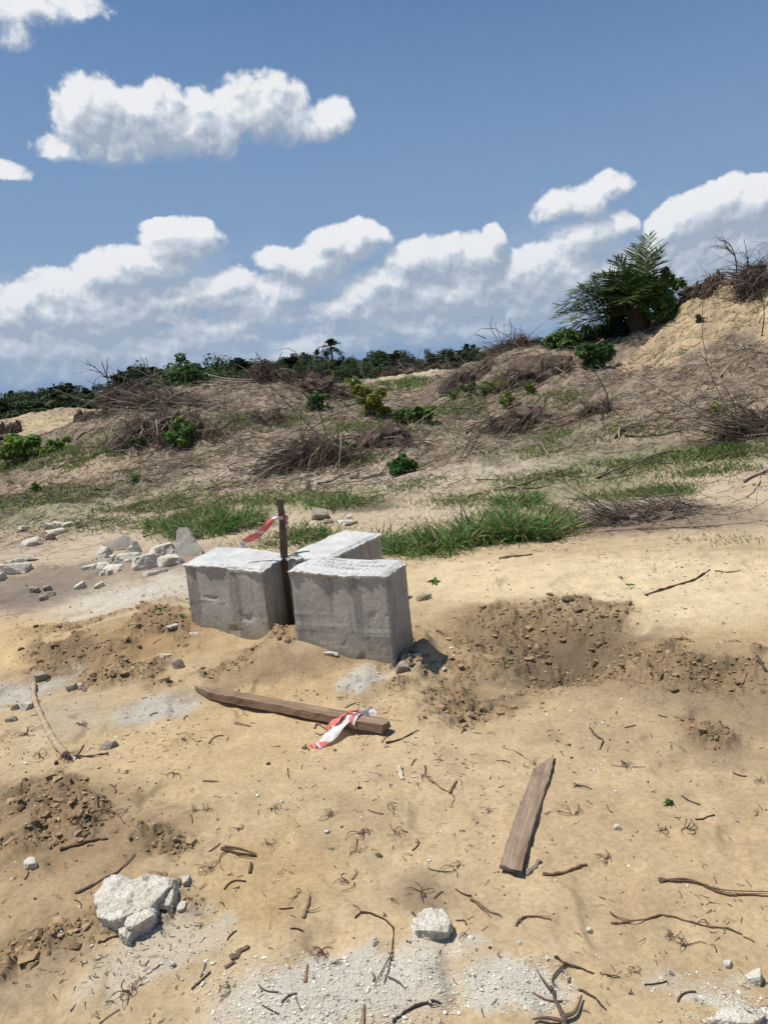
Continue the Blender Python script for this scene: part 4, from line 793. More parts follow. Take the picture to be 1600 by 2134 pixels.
twig_px('stick', [(491, 1508), (522, 1515)], 2.6, 'short brown stick below the long timber', 'stick', MD)
twig_px('twig', [(1228, 1518), (1243, 1536), (1256, 1545), (1249, 1562)], 2.0, 'bent dark twig on sand below the right-hand diggings', 'twig')
twig_px('bark_piece', [(481, 1998), (500, 1985), (520, 1972)], 8.0, 'flat piece of dark brown bark on the sand', 'bark', (.16, .105, .075), noise=1)
twig_px('bark_piece', [(470, 2018), (490, 2007)], 6.0, 'small square bark scrap below the flat piece', 'bark', (.17, .12, .09), noise=1)
twig_px('stick', [(424, 1629), (456, 1630)], 2.4, 'short brown stick lying across on clean sand', 'stick', MD)
twig_px('root', [(462, 1770), (485, 1778), (535, 1785)], 3.5, 'frayed bundle of dark fibres above the ochre sand', 'root', DK, [([(470, 1768), (500, 1772), (535, 1783)], 2), ([(476, 1776), (462, 1785), (456, 1800)], 1.5), ([(475, 1770), (500, 1786), (530, 1790)], 1.5)])
twig_px('stick', [(521, 1822), (524, 1800)], 4.0, 'stubby brown stick pointing up the picture left of middle', 'stick', (.16, .10, .07))
twig_px('stick', [(632, 1915), (640, 1893), (646, 1868)], 4.0, 'brown splinter with curled fibres in the middle', 'stick', (.25, .17, .11), [([(632, 1900), (650, 1902), (668, 1895)], 1.5)])
twig_px('stick', [(636, 2048), (642, 2012)], 3.2, 'thin brown splinter at the edge of the pale grit', 'stick', (.26, .17, .10))
twig_px('stick', [(754, 2150), (757, 2118), (758, 2095)], 5.0, 'light brown splinter cut by the bottom edge', 'stick', (.30, .20, .12))
twig_px('snag', [(1178, 2160), (1172, 2125), (1160, 2095), (1146, 2060)], 5.0, 'dark woody snag rising at the bottom edge right of middle', 'snag', (.12, .085, .065), [([(1172, 2130), (1198, 2120), (1212, 2085)], 4.5), ([(1150, 2075), (1130, 2050), (1118, 2030)], 2.5), ([(1180, 2140), (1140, 2132), (1110, 2135)], 4)], noise=1.5, lift=.012)
twig_px('stick', [(1205, 2065), (1235, 2080), (1250, 2095), (1262, 2105)], 2.2, 'dark twig right of the woody snag', 'twig')
twig_px('stick', [(1040, 1166), (1075, 1160), (1108, 1156)], 4, 'curled brown leaf sheath below the tall grass', 'leaf sheath', (.14, .095, .07))
twig_px('stick', [(1240, 1108), (1300, 1104), (1400, 1100), (1500, 1095), (1620, 1088)], 2.4, 'very long straight stalk lying along the edge of the bright sand', 'stalk', (.27, .2, .14))
twig_px('stick', [(1130, 1113), (1180, 1104), (1250, 1092), (1350, 1078)], 2.2, 'long grey stalk above the straight one on the litter bank', 'stalk', (.2, .15, .11))
twig_px('stick', [(1296, 1043), (1360, 1036), (1420, 1030), (1440, 1027)], 3, 'pale bleached stalk on the litter bank at right', 'stalk', PL)
twig_px('stick', [(1553, 1037), (1575, 1015), (1583, 992)], 3.2, 'pale angled stalk near the right edge of the litter bank', 'stalk', PL)
twig_px('stick', [(640, 1022), (645, 1003), (652, 1028), (700, 1026), (722, 1028)], 3.5, 'dark hooked branch on pale sand behind the stake', 'branch', (.10, .07, .055))
twig_px('stick', [(184, 1075), (190, 1082), (215, 1086), (243, 1083)], 2.2, 'curved dark root on sand above the rubble', 'root')
twig_px('stick', [(300, 1120), (325, 1112), (342, 1107)], 3.0, 'short brown stick between the rubble and the left grass', 'stick', (.15, .10, .075))
twig_px('stick', [(1575, 1370), (1590, 1392), (1597, 1402)], 4, 'dark stick poking out of the bank at the right edge', 'stick', (.10, .07, .05))
twig_px('root', [(655, 1520), (662, 1510), (676, 1519), (684, 1525), (668, 1533), (657, 1528)], 2.2, 'ring of dark root beside the knotted tape', 'root', (.2, .14, .09))
twig_px('root', [(155, 1577), (185, 1578), (220, 1572), (226, 1575)], 2.4, 'dark rootlet right of the lower end of the cane', 'root')
twig_px('root_stub', [(833, 1603), (836, 1615), (840, 1628)], 8.0, 'pale knobbly root stub on sand in the middle', 'root stub', (.52, .44, .30), noise=1.4)
# the cane
cw = path_px([(73, 1428), (72, 1455), (82, 1485), (98, 1520), (115, 1550), (138, 1578)], .014, 8); k = mpp(cw[0]); g = Geo(); n = len(cw); nodes = [4, 11, 17, 23, 29, 35]
r = np.array([3.7 * k * (1.0 + (.12 if i in nodes else 0)) * (1 + .012 * i) for i in range(n)]); cc = np.array([.40, .30, .19]); tube(g, cw - cw[0], r, 10, cc)
for i in nodes: tube(g, cw[i - 1:i + 1] - cw[0], r[i] * 1.02, 10, (.46, .36, .25), cap=False)
root = empty('cane', cw[0]); tag(root, 'jointed pale cane lying on the sand at the left', 'cane'); g.build('stalk', M_stick, root, smooth=True)
g = Geo(); e0 = cw[-1] - cw[0]; rs = np.random.RandomState(2); sticks(g, np.tile(e0, (34, 1)), np.c_[rs.normal(size=(34, 2)) + [.6, -.7], rs.uniform(-.35, .05, 34)], rs.uniform(.02, .09, 34), .0016, .3, 4, rs, jit(rs, 34, (.1, .07, .05))); tube(g, np.array([e0, e0 + [.010, -.012, -.002]]), [.012, .009], 8, (.12, .08, .06)); g.build('root_end', M_stick, root)
# curled rootlets: one per place, countable ones
CURL = [(676, 1988, 26), (752, 1742, 24), (742, 1775, 18), (830, 1738, 20), (365, 1612, 18), (88, 1578, 16), (128, 1609, 14), (60, 1530, 20), (168, 1510, 14), (430, 1812, 20), (730, 1840, 26), (620, 1865, 16), (690, 1702, 18), (408, 1688, 16), (430, 1690, 14), (1318, 2024, 20), (1422, 1972, 26), (1195, 1698, 22), (948, 1812, 22), (880, 1862, 24), (1400, 1952, 16), (970, 1948, 18), (270, 2070, 26), (480, 2060, 22), (560, 1760, 18), (190, 1700, 24), (235, 1700, 22), (165, 1720, 20), (1310, 1600, 20), (1295, 1594, 12), (1380, 1730, 18), (1430, 1728, 22), (570, 1690, 16), (265, 1610, 10), (820, 1690, 16), (880, 1620, 10), (1020, 1690, 12), (500, 1730, 12), (700, 2010, 16), (820, 1880, 14), (1580, 1630, 14), (1115, 1592, 14), (905, 1445, 14), (1085, 1800, 12), (1260, 1790, 14), (1205, 1640, 10)]
def curl(px, py, s, seed, label, group):
    rs = np.random.RandomState(seed); c = P(px, py); k = mpp(c) * s * .62; g = Geo()
    for q_ in range(rs.randint(4, 9)):
        t = np.linspace(0, 1, 16); a0 = rs.uniform(0, 6.28); turn = rs.uniform(.3, 4.0) * rs.choice([-1, 1]); r0 = rs.uniform(.4, 1.1)
        ang = a0 + turn * t; rad = k * r0 * (.35 + .65 * rs.uniform(.4, 1) * t); off = rs.normal(size=2) * k * .25
        x = off[0] + np.cumsum(np.cos(ang)) * k * r0 * .16; y = off[1] + np.cumsum(np.sin(ang)) * k * r0 * .16
        z = np.array([hz(c[0] + a, c[1] + b) for a, b in zip(x, y)]) - c[2] + .003 + abs(rs.normal()) * k * .35 * np.sin(t * 3.1)
        tube(g, np.stack([x, y, z], 1), max(.0012, k * .062) * (1 - .5 * t), 5, jit(rs, 1, (.11, .07, .045), .3)[0])
    o = g.build('rootlet', M_stick, loc=c, smooth=True); tag(o, label, 'root', group)
for i, (a, b, s) in enumerate(CURL):
    lab = 'small tangle of dark curled rootlets lying on the sand'
    if i == 0: lab = 'largest coiled black rootlet at the upper edge of the pale grit'
    curl(a, b, s, i, lab, 'curled rootlets on the sand')
# single short twigs
rs = np.random.RandomState(21); cnt = 0
while cnt < 72:
    px, py = rs.uniform(0, 1600), rs.uniform(1230, 2130)
    if 380 < px < 870 and py < 1400: continue
    c = P(px, py); k = mpp(c); L = rs.uniform(.018, .065) * (1 + .25 * np.hypot(c[0], c[1]) / 3); a = rs.uniform(0, 6.28); t = np.linspace(-.5, .5, 6); bnd = rs.normal() * .25
    x = t * L * math.cos(a) - bnd * L * (t ** 2) * math.sin(a) * 2; y = t * L * math.sin(a) + bnd * L * (t ** 2) * math.cos(a) * 2
    z = np.array([hz(c[0] + u, c[1] + v) for u, v in zip(x, y)]) - c[2] + .003; g = Geo(); tube(g, np.stack([x, y, z], 1), rs.uniform(.0012, .0032), 5, jit(rs, 1, [DK, MD, (.13, .08, .05)][rs.randint(3)], .2)[0])
    o = g.build('twig', M_stick, loc=c, smooth=True); tag(o, 'short dry twig lying loose on the open sand', 'twig', 'short twigs scattered on the sand'); cnt += 1
# green sprouts on the sand
def sprout(px, py, s, n, label, seed, col=(.07, .16, .03)):
    rs = np.random.RandomState(seed); c = P(px, py); k = mpp(c) * s; g = Geo(); az = rs.uniform(0, 6.28, n); D_ = np.stack([np.cos(az), np.sin(az), rs.uniform(.3, 1.2, n)], 1)
    blades(g, np.zeros((n, 3)), D_, k * rs.uniform(.6, 1.2, n), k * .28, .45, rs, jit(rs, n, col, .2)); o = g.build('seedling', M_grass, loc=c); tag(o, label, 'seedling', 'seedlings on the sand')
for i, (a, b, s, n, l) in enumerate([(1400, 1672, 26, 6, 'small seedling with long narrow green leaves at right'), (1412, 1705, 10, 3, 'tiny dark green leaf below the right seedling'), (1068, 1378, 16, 8, 'little green tuft inside the dug pit'), (1180, 1672, 8, 3, 'tiny sprout left of the right seedling'), (1308, 1219, 12, 5, 'small green weed on the bright sand'), (905, 1212, 22, 9, 'wispy green tuft right of the right block'), (1035, 1650, 8, 3, 'tiny sprout in the middle of the sand'), (336, 1270, 14, 6, 'little weed left of the left block'), (374, 1282, 16, 4, 'thin upright weed beside the left block'), (1490, 1535, 12, 5, 'green scrap in the dark clods at right')]): sprout(a, b, s, n, l, i)

# ------------------------------------------------------------------ uncountable ground stuff
def ico_t(sub):
    b = bmesh.new(); bmesh.ops.create_icosphere(b, subdivisions=sub, radius=1.0); V = np.array([v.co[:] for v in b.verts]); T = np.array([[v.index for v in f.verts] for f in b.faces]); b.free(); return V, T
ICO, ICT = ico_t(2); ICO1, ICT1 = ico_t(1)
def scatter_stones(name, X, Y, S, cols, mt, rs, flat=.7, sub=1, sink=.3):
    Vt, Tt = (ICO, ICT) if sub == 2 else (ICO1, ICT1); N = len(X); Z = H(X, Y); vars_ = []
    for v in range(10):
        d = 1 + .30 * rs.normal(size=(len(Vt), 1)) * (.7 if sub == 2 else 1.0); d = np.clip(d, .55, 1.5); vars_.append(Vt * d)
    vi = rs.randint(0, 10, N); B = np.array(vars_)[vi]; sc = np.stack([S * rs.uniform(.7, 1.3, N), S * rs.uniform(.7, 1.3, N), S * flat * rs.uniform(.7, 1.2, N)], 1); B = B * sc[:, None]
    a = rs.uniform(0, 6.28, N); ca, sa = np.cos(a)[:, None], np.sin(a)[:, None]; x = B[:, :, 0] * ca - B[:, :, 1] * sa; y = B[:, :, 0] * sa + B[:, :, 1] * ca
    V = np.stack([x + X[:, None], y + Y[:, None], B[:, :, 2] + (Z + S * flat * (1 - 2 * sink))[:, None]], -1).reshape(-1, 3)
    T = (Tt[None] + (np.arange(N) * len(Vt))[:, None, None]).reshape(-1, 3); o = mesh_np(name, V, T, mt, smooth=(sub == 2), col=np.repeat(cols, len(Vt), axis=0)); tag(o, kind='stuff'); return o
def rand_polar(rs, n, d0, d1, a=33, p=1.0):
    az = np.radians(rs.uniform(-a, a, n)); D = np.exp(rs.uniform(math.log(d0), math.log(d1), n)); return D * np.sin(az), D * np.cos(az)
rs = np.random.RandomState(31)
X, Y = rand_polar(rs, 60000, 1.5, 7.0); k = dug(X, Y) > rs.uniform(.2, 1.0, len(X)); X, Y = X[k][:14000], Y[k][:14000]; D = np.hypot(X, Y)
S = np.clip(np.exp(rs.normal(math.log(.0042), .62, len(X))), .0016, .024) * (.75 + .12 * D); c = jit(rs, len(X), (.30, .205, .115), .16, .025); dk = rs.rand(len(X)) < .3; c[dk] *= .68
big = rs.rand(len(X)) < .018; S[big] = rs.uniform(.014, .034, int(big.sum()))
scatter_stones('soil_clods', X, Y, S, c, M_clod, rs, .7, 1, .45)
# crumbs everywhere, pale grit and shell in the concrete dust
X, Y = rand_polar(rs, 11000, 1.4, 9.0); kk_ = rs.rand(len(X)) < .05 + .8 * sst(.0, .5, fbm(X, Y, 1.4, 4, .6, s=6)); X, Y = X[kk_], Y[kk_]; S = np.exp(rs.normal(math.log(.0019), .55, len(X))) * (.6 + .25 * np.hypot(X, Y)); pick = rs.rand(len(X)); c = np.where((pick < .45)[:, None], jit(rs, len(X), (.60, .56, .48), .15), np.where((pick < .8)[:, None], jit(rs, len(X), (.10, .07, .05), .3), jit(rs, len(X), (.33, .24, .15), .2)))
scatter_stones('gravel_crumbs', X, Y, np.clip(S, .001, .012), c, M_clod, rs, .7, 1, .25)
Xs, Ys = [], []
for (px, py, rx, ry, kk) in GRIT:
    n = int(2600 * kk * rx * ry / 12000) + 60; r = np.sqrt(rs.rand(n)); th = rs.uniform(0, 6.28, n)
    for a_, b_ in zip(px + rx * 1.05 * r * np.cos(th), py + ry * 1.05 * r * np.sin(th)):
        q_ = G0(a_, b_); Xs.append(q_[0]); Ys.append(q_[1])
X, Y = np.array(Xs), np.array(Ys); S = np.clip(np.exp(rs.normal(math.log(.0012), .62, len(X))), .0006, .007) * (.7 + .12 * np.hypot(X, Y)); c = jit(rs, len(X), (.58, .54, .45), .14, .015); dk = rs.rand(len(X)) < .12; c[dk] *= .35
scatter_stones('concrete_grit', X, Y, S, c, M_clod, rs, .7, 1, .25)
# fine leaf litter on the sand
rs = np.random.RandomState(33); X, Y = rand_polar(rs, 15000, 1.4, 9.0); dens = .06 + .75 * sst(.05, .55, fbm(X, Y, 1.6, 4, .65, s=4)); k = rs.rand(len(X)) < dens; X, Y = X[k], Y[k]; N = len(X); Z = H(X, Y) + .003; a = rs.uniform(0, 6.28, N)
L = rs.uniform(.006, .030, N) * (.7 + .16 * np.hypot(X, Y)); g = Geo(); sticks(g, np.stack([X, Y, Z], 1), np.stack([np.cos(a), np.sin(a), rs.uniform(-.05, .12, N)], 1), L, rs.uniform(.0006, .0018, N) * (.7 + .2 * np.hypot(X, Y)), .22, 3, rs, np.where((rs.rand(N) < .2)[:, None], jit(rs, N, PL, .2), jit(rs, N, (.10, .065, .042), .3)), .6)
tag(g.build('leaf_litter', M_stick), kind='stuff')
# brush litter over the slopes behind
rs = np.random.RandomState(35); X, Y = rand_polar(rs, 90000, 8.3, 27.0, 34); D = np.hypot(X, Y); az = np.degrees(np.arctan2(X, Y)); f = fbm(X, Y, .7, 4, .6, s=3); dens = sst(8.2, 13, D + 1.5 * f) * (.35 + .75 * sst(-.2, .4, fbm(X, Y, .9, 3, s=6)))
k = rs.rand(len(X)) < dens; X, Y = X[k], Y[k]; N = len(X); D = np.hypot(X, Y); Z = H(X, Y); a = rs.uniform(0, 6.28, N) ; a = np.where(rs.rand(N) < .5, rs.normal(.2, .5, N), a)
L = np.exp(rs.normal(math.log(.13), .6, N)); R_ = rs.uniform(.0018, .0055, N) * np.clip(D / 12, .8, 1.9); pk = rs.rand(N); c = np.where((pk < .45)[:, None], jit(rs, N, (.11, .08, .056), .3), np.where((pk < .80)[:, None], jit(rs, N, (.25, .19, .13), .25), jit(rs, N, (.46, .37, .26), .18)))
X2, Y2 = X + np.cos(a) * L, Y + np.sin(a) * L; dz = (H(X2, Y2) - Z) / L; g = Geo(); sticks(g, np.stack([X, Y, Z + .01], 1), np.stack([np.cos(a), np.sin(a), dz + rs.uniform(-.02, .22, N)], 1), L, R_, .16, 3, rs, c, .55)
tag(g.build('brush_litter', M_stick), kind='stuff')

# ------------------------------------------------------------------ grass
def patch_pts(rs, px, py, rx, ry, n):
    r = np.sqrt(rs.rand(n)) * np.clip(1 + .35 * rs.normal(size=n), .2, 1.6); th = rs.uniform(0, 6.28, n); c = P(px, py); a0 = math.atan2(c[0], c[1]); u = P(px, py - ry); d_ = P(px, py + ry)
    lu, l0, ld_ = [math.log(math.hypot(q_[0], q_[1])) for q_ in (u, c, d_)]; rl = min(abs(lu - ld_) / 2, .5)
    A = a0 + rx / FPX * .97 * r * np.cos(th); L = l0 + rl * r * np.sin(th) + (px * 0); D = np.exp(L); tilt = -math.tan(_r) * 0
    return D * np.sin(A), D * np.cos(A)
GP = [(90, 1045, 140, 18, 4200, .08, .35), (300, 1060, 170, 26, 4600, .08, .3), (430, 1085, 110, 28, 2600, .12, .2), (560, 1045, 170, 22, 2800, .08, .4), (500, 872, 60, 18, 500, .16, .3), (610, 880, 50, 16, 400, .16, .3), (930, 858, 90, 18, 700, .15, .3), (1150, 830, 70, 20, 500, .13, .3), (430, 950, 90, 14, 500, .09, .4), (1200, 895, 110, 18, 900, .10, .3), (740, 890, 70, 16, 600, .14, .3), (200, 950, 60, 14, 900, .12, .2), (1040, 800, 50, 14, 300, .15, .3), (620, 1120, 110, 26, 900, .12, .2), (730, 1040, 80, 18, 1200, .08, .2), (880, 1140, 90, 26, 2200, .12, 0), (1080, 1090, 130, 34, 3000, .13, 0), (860, 1010, 110, 14, 900, .07, .3), (950, 1045, 90, 14, 800, .08, .3),
    (1110, 1010, 110, 26, 1300, .08, .3), (1250, 985, 140, 20, 1500, .08, .2), (1400, 955, 170, 18, 2400, .09, .2), (1540, 935, 90, 16, 1500, .09, .2), (1390, 1025, 70, 14, 1400, .09, 0), (1280, 1035, 80, 16, 800, .08, .3), (1130, 935, 120, 26, 1200, .08, .4), (1050, 895, 60, 10, 400, .08, .4), (150, 945, 80, 12, 1800, .12, .2), (30, 960, 60, 16, 1500, .14, .2), (20, 985, 60, 14, 700, .10, .3),
    (840, 805, 60, 12, 1600, .25, 0), (690, 835, 60, 30, 700, .15, .3), (870, 865, 110, 24, 1300, .16, .4), (760, 960, 60, 20, 700, .10, .3), (480, 900, 60, 12, 500, .12, .5), (1000, 830, 90, 30, 700, .14, .5), (1180, 830, 50, 14, 350, .12, .2), (120, 880, 120, 14, 600, .15, .5), (1340, 900, 80, 14, 500, .09, .3), (1480, 985, 90, 12, 900, .08, .3), (270, 985, 40, 12, 250, .1, .2), (900, 1090, 60, 14, 500, .06, .4), (1500, 1130, 90, 16, 260, .04, .6), (1350, 1180, 250, 40, 300, .02, .6), (1000, 1230, 200, 40, 90, .02, .6), (380, 905, 70, 16, 700, .13, 0)]
rs = np.random.RandomState(41); g = Geo()
for (px, py, rx, ry, n, hh, dry) in GP:
    X, Y = patch_pts(rs, px, py, rx, ry, n); kk = fbm(X, Y, 2.2, 3, s=2) > rs.uniform(-.6, .15, n); X, Y = X[kk], Y[kk]; n = len(X); Z = H(X, Y); a = rs.uniform(0, 6.28, n); D_ = np.stack([np.cos(a) * .7, np.sin(a) * .7, rs.uniform(.6, 1.4, n)], 1)
    c = jit(rs, n, (.15, .215, .06), .22, .10); dr = rs.rand(n) < dry * .6 + .06; c[dr] = jit(rs, int(dr.sum()), (.30, .26, .13), .2)
    blades(g, np.stack([X, Y, Z - .005], 1), D_, hh * rs.uniform(.5, 1.5, n), np.maximum(.005, .0011 * np.hypot(X, Y)), rs.uniform(.1, .5, n), rs, c, 2)
tag(g.build('grass', M_grass), kind='stuff')
def tussock(px, py, rpx, hpx, n, label, seed, col=(.085, .165, .04)):
    rs = np.random.RandomState(seed); c = P(px, py); k = mpp(c); n = int(n * .8); R = rpx * k; Hh = hpx * k * .82; root = empty('grass_clump', c); tag(root, label, 'grass clump', 'tall grass clumps'); g = Geo()
    r = np.sqrt(rs.rand(n)) * R; th = rs.uniform(0, 6.28, n); X, Y = r * np.cos(th), r * np.sin(th) * .7; Z = H(X + c[0], Y + c[1]) - c[2]
    D_ = np.stack([np.cos(th) * .55 + rs.normal(size=n) * .4, np.sin(th) * .55 + rs.normal(size=n) * .4, rs.uniform(.7, 1.5, n)], 1); cc = jit(rs, n, np.array(col) * 1.3, .30, .12); dd_ = rs.rand(n) < .24; cc[dd_] = jit(rs, int(dd_.sum()), (.36, .30, .16), .2)
    blades(g, np.stack([X, Y, Z], 1), D_, Hh * rs.uniform(.35, 1.5, n), rs.uniform(.006, .015, n), rs.uniform(.15, .75, n), rs, cc, 5); g.build('blades', M_grass, root)
    g = Geo(); m_ = max(6, n // 60); r = np.sqrt(rs.rand(m_)) * R * .8; th = rs.uniform(0, 6.28, m_); st = np.stack([r * np.cos(th), r * np.sin(th) * .7, 0 * r], 1); st[:, 2] = H(st[:, 0] + c[0], st[:, 1] + c[1]) - c[2]
    sticks(g, st, np.stack([rs.normal(size=m_) * .4, rs.normal(size=m_) * .4, np.ones(m_)], 1), Hh * rs.uniform(1, 1.6, m_), .0022, .1, 4, rs, jit(rs, m_, (.13, .15, .06), .2), .4); g.build('stems', M_grass, root)
for i, t in enumerate([(850, 1150, 60, 50, 450, 'low spreading grass clump just right of the back block'), (930, 1140, 60, 75, 600, 'dense grass clump left of the tallest one'), (1020, 1125, 60, 90, 700, 'thick grass clump in the middle of the right-hand grass bank'), (1105, 1120, 60, 95, 800, 'tallest and widest grass clump right of the blocks'), (1160, 1105, 35, 60, 250, 'small grass clump at the right end of the grass bank'), (1075, 1050, 50, 45, 420, 'thin grass clump on the pale sand above the tallest one'),
    (430, 1112, 75, 55, 800, 'dense grass clump behind the left block'), (500, 1095, 50, 60, 600, 'grass clump just left of the stake behind the tape'), (345, 1098, 45, 35, 300, 'short grass clump above the upright slab'), (700, 1055, 55, 45, 260, 'wispy long-stemmed grass clump behind the grey slab'), (625, 1125, 35, 50, 200, 'grass clump between stake and back block'), (665, 1118, 30, 45, 120, 'thin grass clump touching the back block'), (800, 1135, 30, 60, 160, 'tall thin grass beside the back block corner')]): tussock(*t, seed=50 + i)

# ------------------------------------------------------------------ shrubs and leafy plants
def shrub(c, w, h, n, leafL, col, label, seed, cat='shrub', group=None, name='shrub', yellow=0.0, lead=None, depth=.8, clumps=9):
    rs = np.random.RandomState(seed); root = empty(name, c); tag(root, label, cat, group); g = Geo(); gs = Geo()
    C = []
    for k in range(int(clumps * 1.6)):
        a = rs.uniform(0, 6.28); r = rs.uniform(0, .46) * w; C.append((r * math.cos(a), r * math.sin(a) * depth, h * rs.uniform(.12, 1.05) * (1 - .5 * r / w), rs.uniform(.06, .24) * min(w, 1.7 * h)))
    if lead: C += [(lead[0] * w, 0, h * lead[1], .07 * w), (lead[0] * w * 1.1, 0, h * (lead[1] - .15), .09 * w)]
    C = np.array(C); wts = C[:, 3] ** 2; ci = rs.choice(len(C), n, p=wts / wts.sum()); d = rs.normal(size=(n, 3)); d /= np.linalg.norm(d, axis=1, keepdims=True); rr = rs.uniform(.3, 1.08, n) ** .6
    Pn = C[ci, :3] + d * (C[ci, 3] * rr)[:, None] * np.array([1, depth, .85]); Pn[:, 2] = np.maximum(Pn[:, 2], leafL * .3)
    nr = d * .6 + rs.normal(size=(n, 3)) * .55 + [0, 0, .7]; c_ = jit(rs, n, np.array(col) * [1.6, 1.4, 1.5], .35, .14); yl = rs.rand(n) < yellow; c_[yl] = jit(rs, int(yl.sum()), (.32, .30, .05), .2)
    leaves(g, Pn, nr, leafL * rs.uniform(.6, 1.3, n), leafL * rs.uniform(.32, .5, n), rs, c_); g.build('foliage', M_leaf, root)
    m_ = len(C) * 3; src = np.zeros((m_, 3)); src[:, :2] = rs.normal(size=(m_, 2)) * .04 * w; tgt = C[np.repeat(np.arange(len(C)), 3), :3] + rs.normal(size=(m_, 3)) * .06 * w; dv = tgt - src; sticks(gs, src, dv, np.linalg.norm(dv, axis=1) * 1.05, .006 * max(w, .4), .08, 4, rs, jit(rs, m_, (.12, .09, .06), .2), .35); gs.build('stems', M_stick, root); return root
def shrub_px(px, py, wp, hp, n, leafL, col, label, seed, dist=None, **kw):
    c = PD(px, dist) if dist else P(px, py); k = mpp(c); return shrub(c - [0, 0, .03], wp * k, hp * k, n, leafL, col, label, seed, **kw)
GR = (.075, .15, .035); GB = (.10, .20, .04); GD = (.04, .085, .025)
shrub_px(370, 812, 165, 84, 3600, .16, (.06, .13, .035), 'tall broad-leaved green bush with a leafy leader behind the left ridge', 1, dist=24.5, lead=(.10, 1.15), clumps=13)
shrub_px(382, 926, 105, 42, 1500, .10, GB, 'bright green low bush at the foot of the big brush heap', 2, clumps=12)
shrub_px(62, 958, 120, 50, 1500, .13, (.12, .22, .04), 'bright leafy bush beside the dark bark slabs at the left edge', 3, yellow=.08, clumps=12)
shrub_px(130, 940, 60, 26, 420, .12, GB, 'lighter right-hand part bush next to the bright leafy one', 4)
shrub_px(1240, 770, 88, 50, 1400, .13, (.045, .105, .03), 'dark green cassava-like bush on the brown slope below the palm', 5, clumps=11)
shrub_px(1175, 742, 75, 46, 900, .15, (.09, .17, .04), 'light green bush left of the dark bush below the palm', 6, dist=19.5, clumps=9)
shrub_px(842, 986, 60, 46, 900, .085, (.06, .14, .03), 'small dense green bush on pale sand in mid distance', 7, clumps=8)
shrub_px(775, 868, 75, 70, 900, .11, (.17, .22, .04), 'yellowish feathery bush on the saddle in the middle', 8, yellow=.35, clumps=9)
shrub_px(870, 878, 90, 34, 800, .10, GR, 'low green creeper patch right of the yellowish bush', 9, clumps=12)
shrub_px(662, 852, 56, 34, 420, .10, GR, 'small green bush left of the yellowish bush', 10)
shrub_px(1100, 822, 34, 30, 260, .09, (.11, .17, .04), 'little upright leafy plant on the litter slope', 11, yellow=.15)
shrub_px(1498, 860, 26, 26, 200, .08, (.12, .19, .03), 'tiny yellow-green plant alone on the right slope', 12, yellow=.2)
shrub_px(75, 1024, 24, 20, 180, .06, GB, 'tiny green plant on pale sand at far left', 13)
shrub_px(282, 1004, 34, 18, 160, .06, (.12, .18, .05), 'tiny straggling plant left of centre on pale sand', 14)
shrub_px(288, 928, 60, 20, 300, .09, (.06, .11, .035), 'low dull green plant left of the bright low bush', 15)
shrub_px(1455, 672, 26, 18, 160, .10, (.10, .12, .05), 'small withered plant on the cut sand face', 16)
shrub_px(1060, 845, 60, 26, 260, .09, (.12, .17, .05), 'sparse green weeds on the middle litter slope', 17)
shrub_px(510, 800, 50, 20, 200, .12, (.13, .17, .05), 'thin greenish growth behind the bleached stalks', 18, dist=24)
shrub_px(985, 815, 70, 20, 260, .12, (.10, .15, .05), 'flat weedy plant at the foot of the central heap', 19)
shrub_px(740, 775, 40, 26, 260, .18, (.16, .22, .06), 'pale-leaved weed standing on the far bank', 20, dist=30)
def spiky(px, py, rp, hp, n, label, seed, col=(.12, .17, .05)):
    rs = np.random.RandomState(seed); c = P(px, py); k = mpp(c); g = Geo(); a = rs.uniform(0, 6.28, n); D_ = np.stack([np.cos(a), np.sin(a), rs.uniform(.4, 2.2, n)], 1); root = empty('yucca_like_plant', c); root.name = 'spiky_plant'; tag(root, label, 'spiky plant')
    blades(g, rs.normal(size=(n, 3)) * .02, D_, hp * k * rs.uniform(.6, 1.15, n), .03, rs.uniform(.05, .35, n), rs, jit(rs, n, col, .25, .1), 3); g.build('leaves', M_grass, root)
spiky(1010, 822, 30, 34, 60, 'spiky plant with long narrow leaves on the slope left of the central heap', 1); spiky(1040, 815, 26, 36, 45, 'yellowish spiky plant just right of the greener one', 2, (.2, .2, .06)); spiky(712, 948, 22, 42, 150, 'upright rush-like tuft growing out of the brush thatch', 3, (.08, .16, .04)); spiky(75, 925, 20, 20, 30, 'small spiky sprout behind the bright leafy bush', 4); spiky(945, 830, 24, 34, 40, 'thin spiky grass plant in front of the far green strip', 5, (.15, .19, .06))

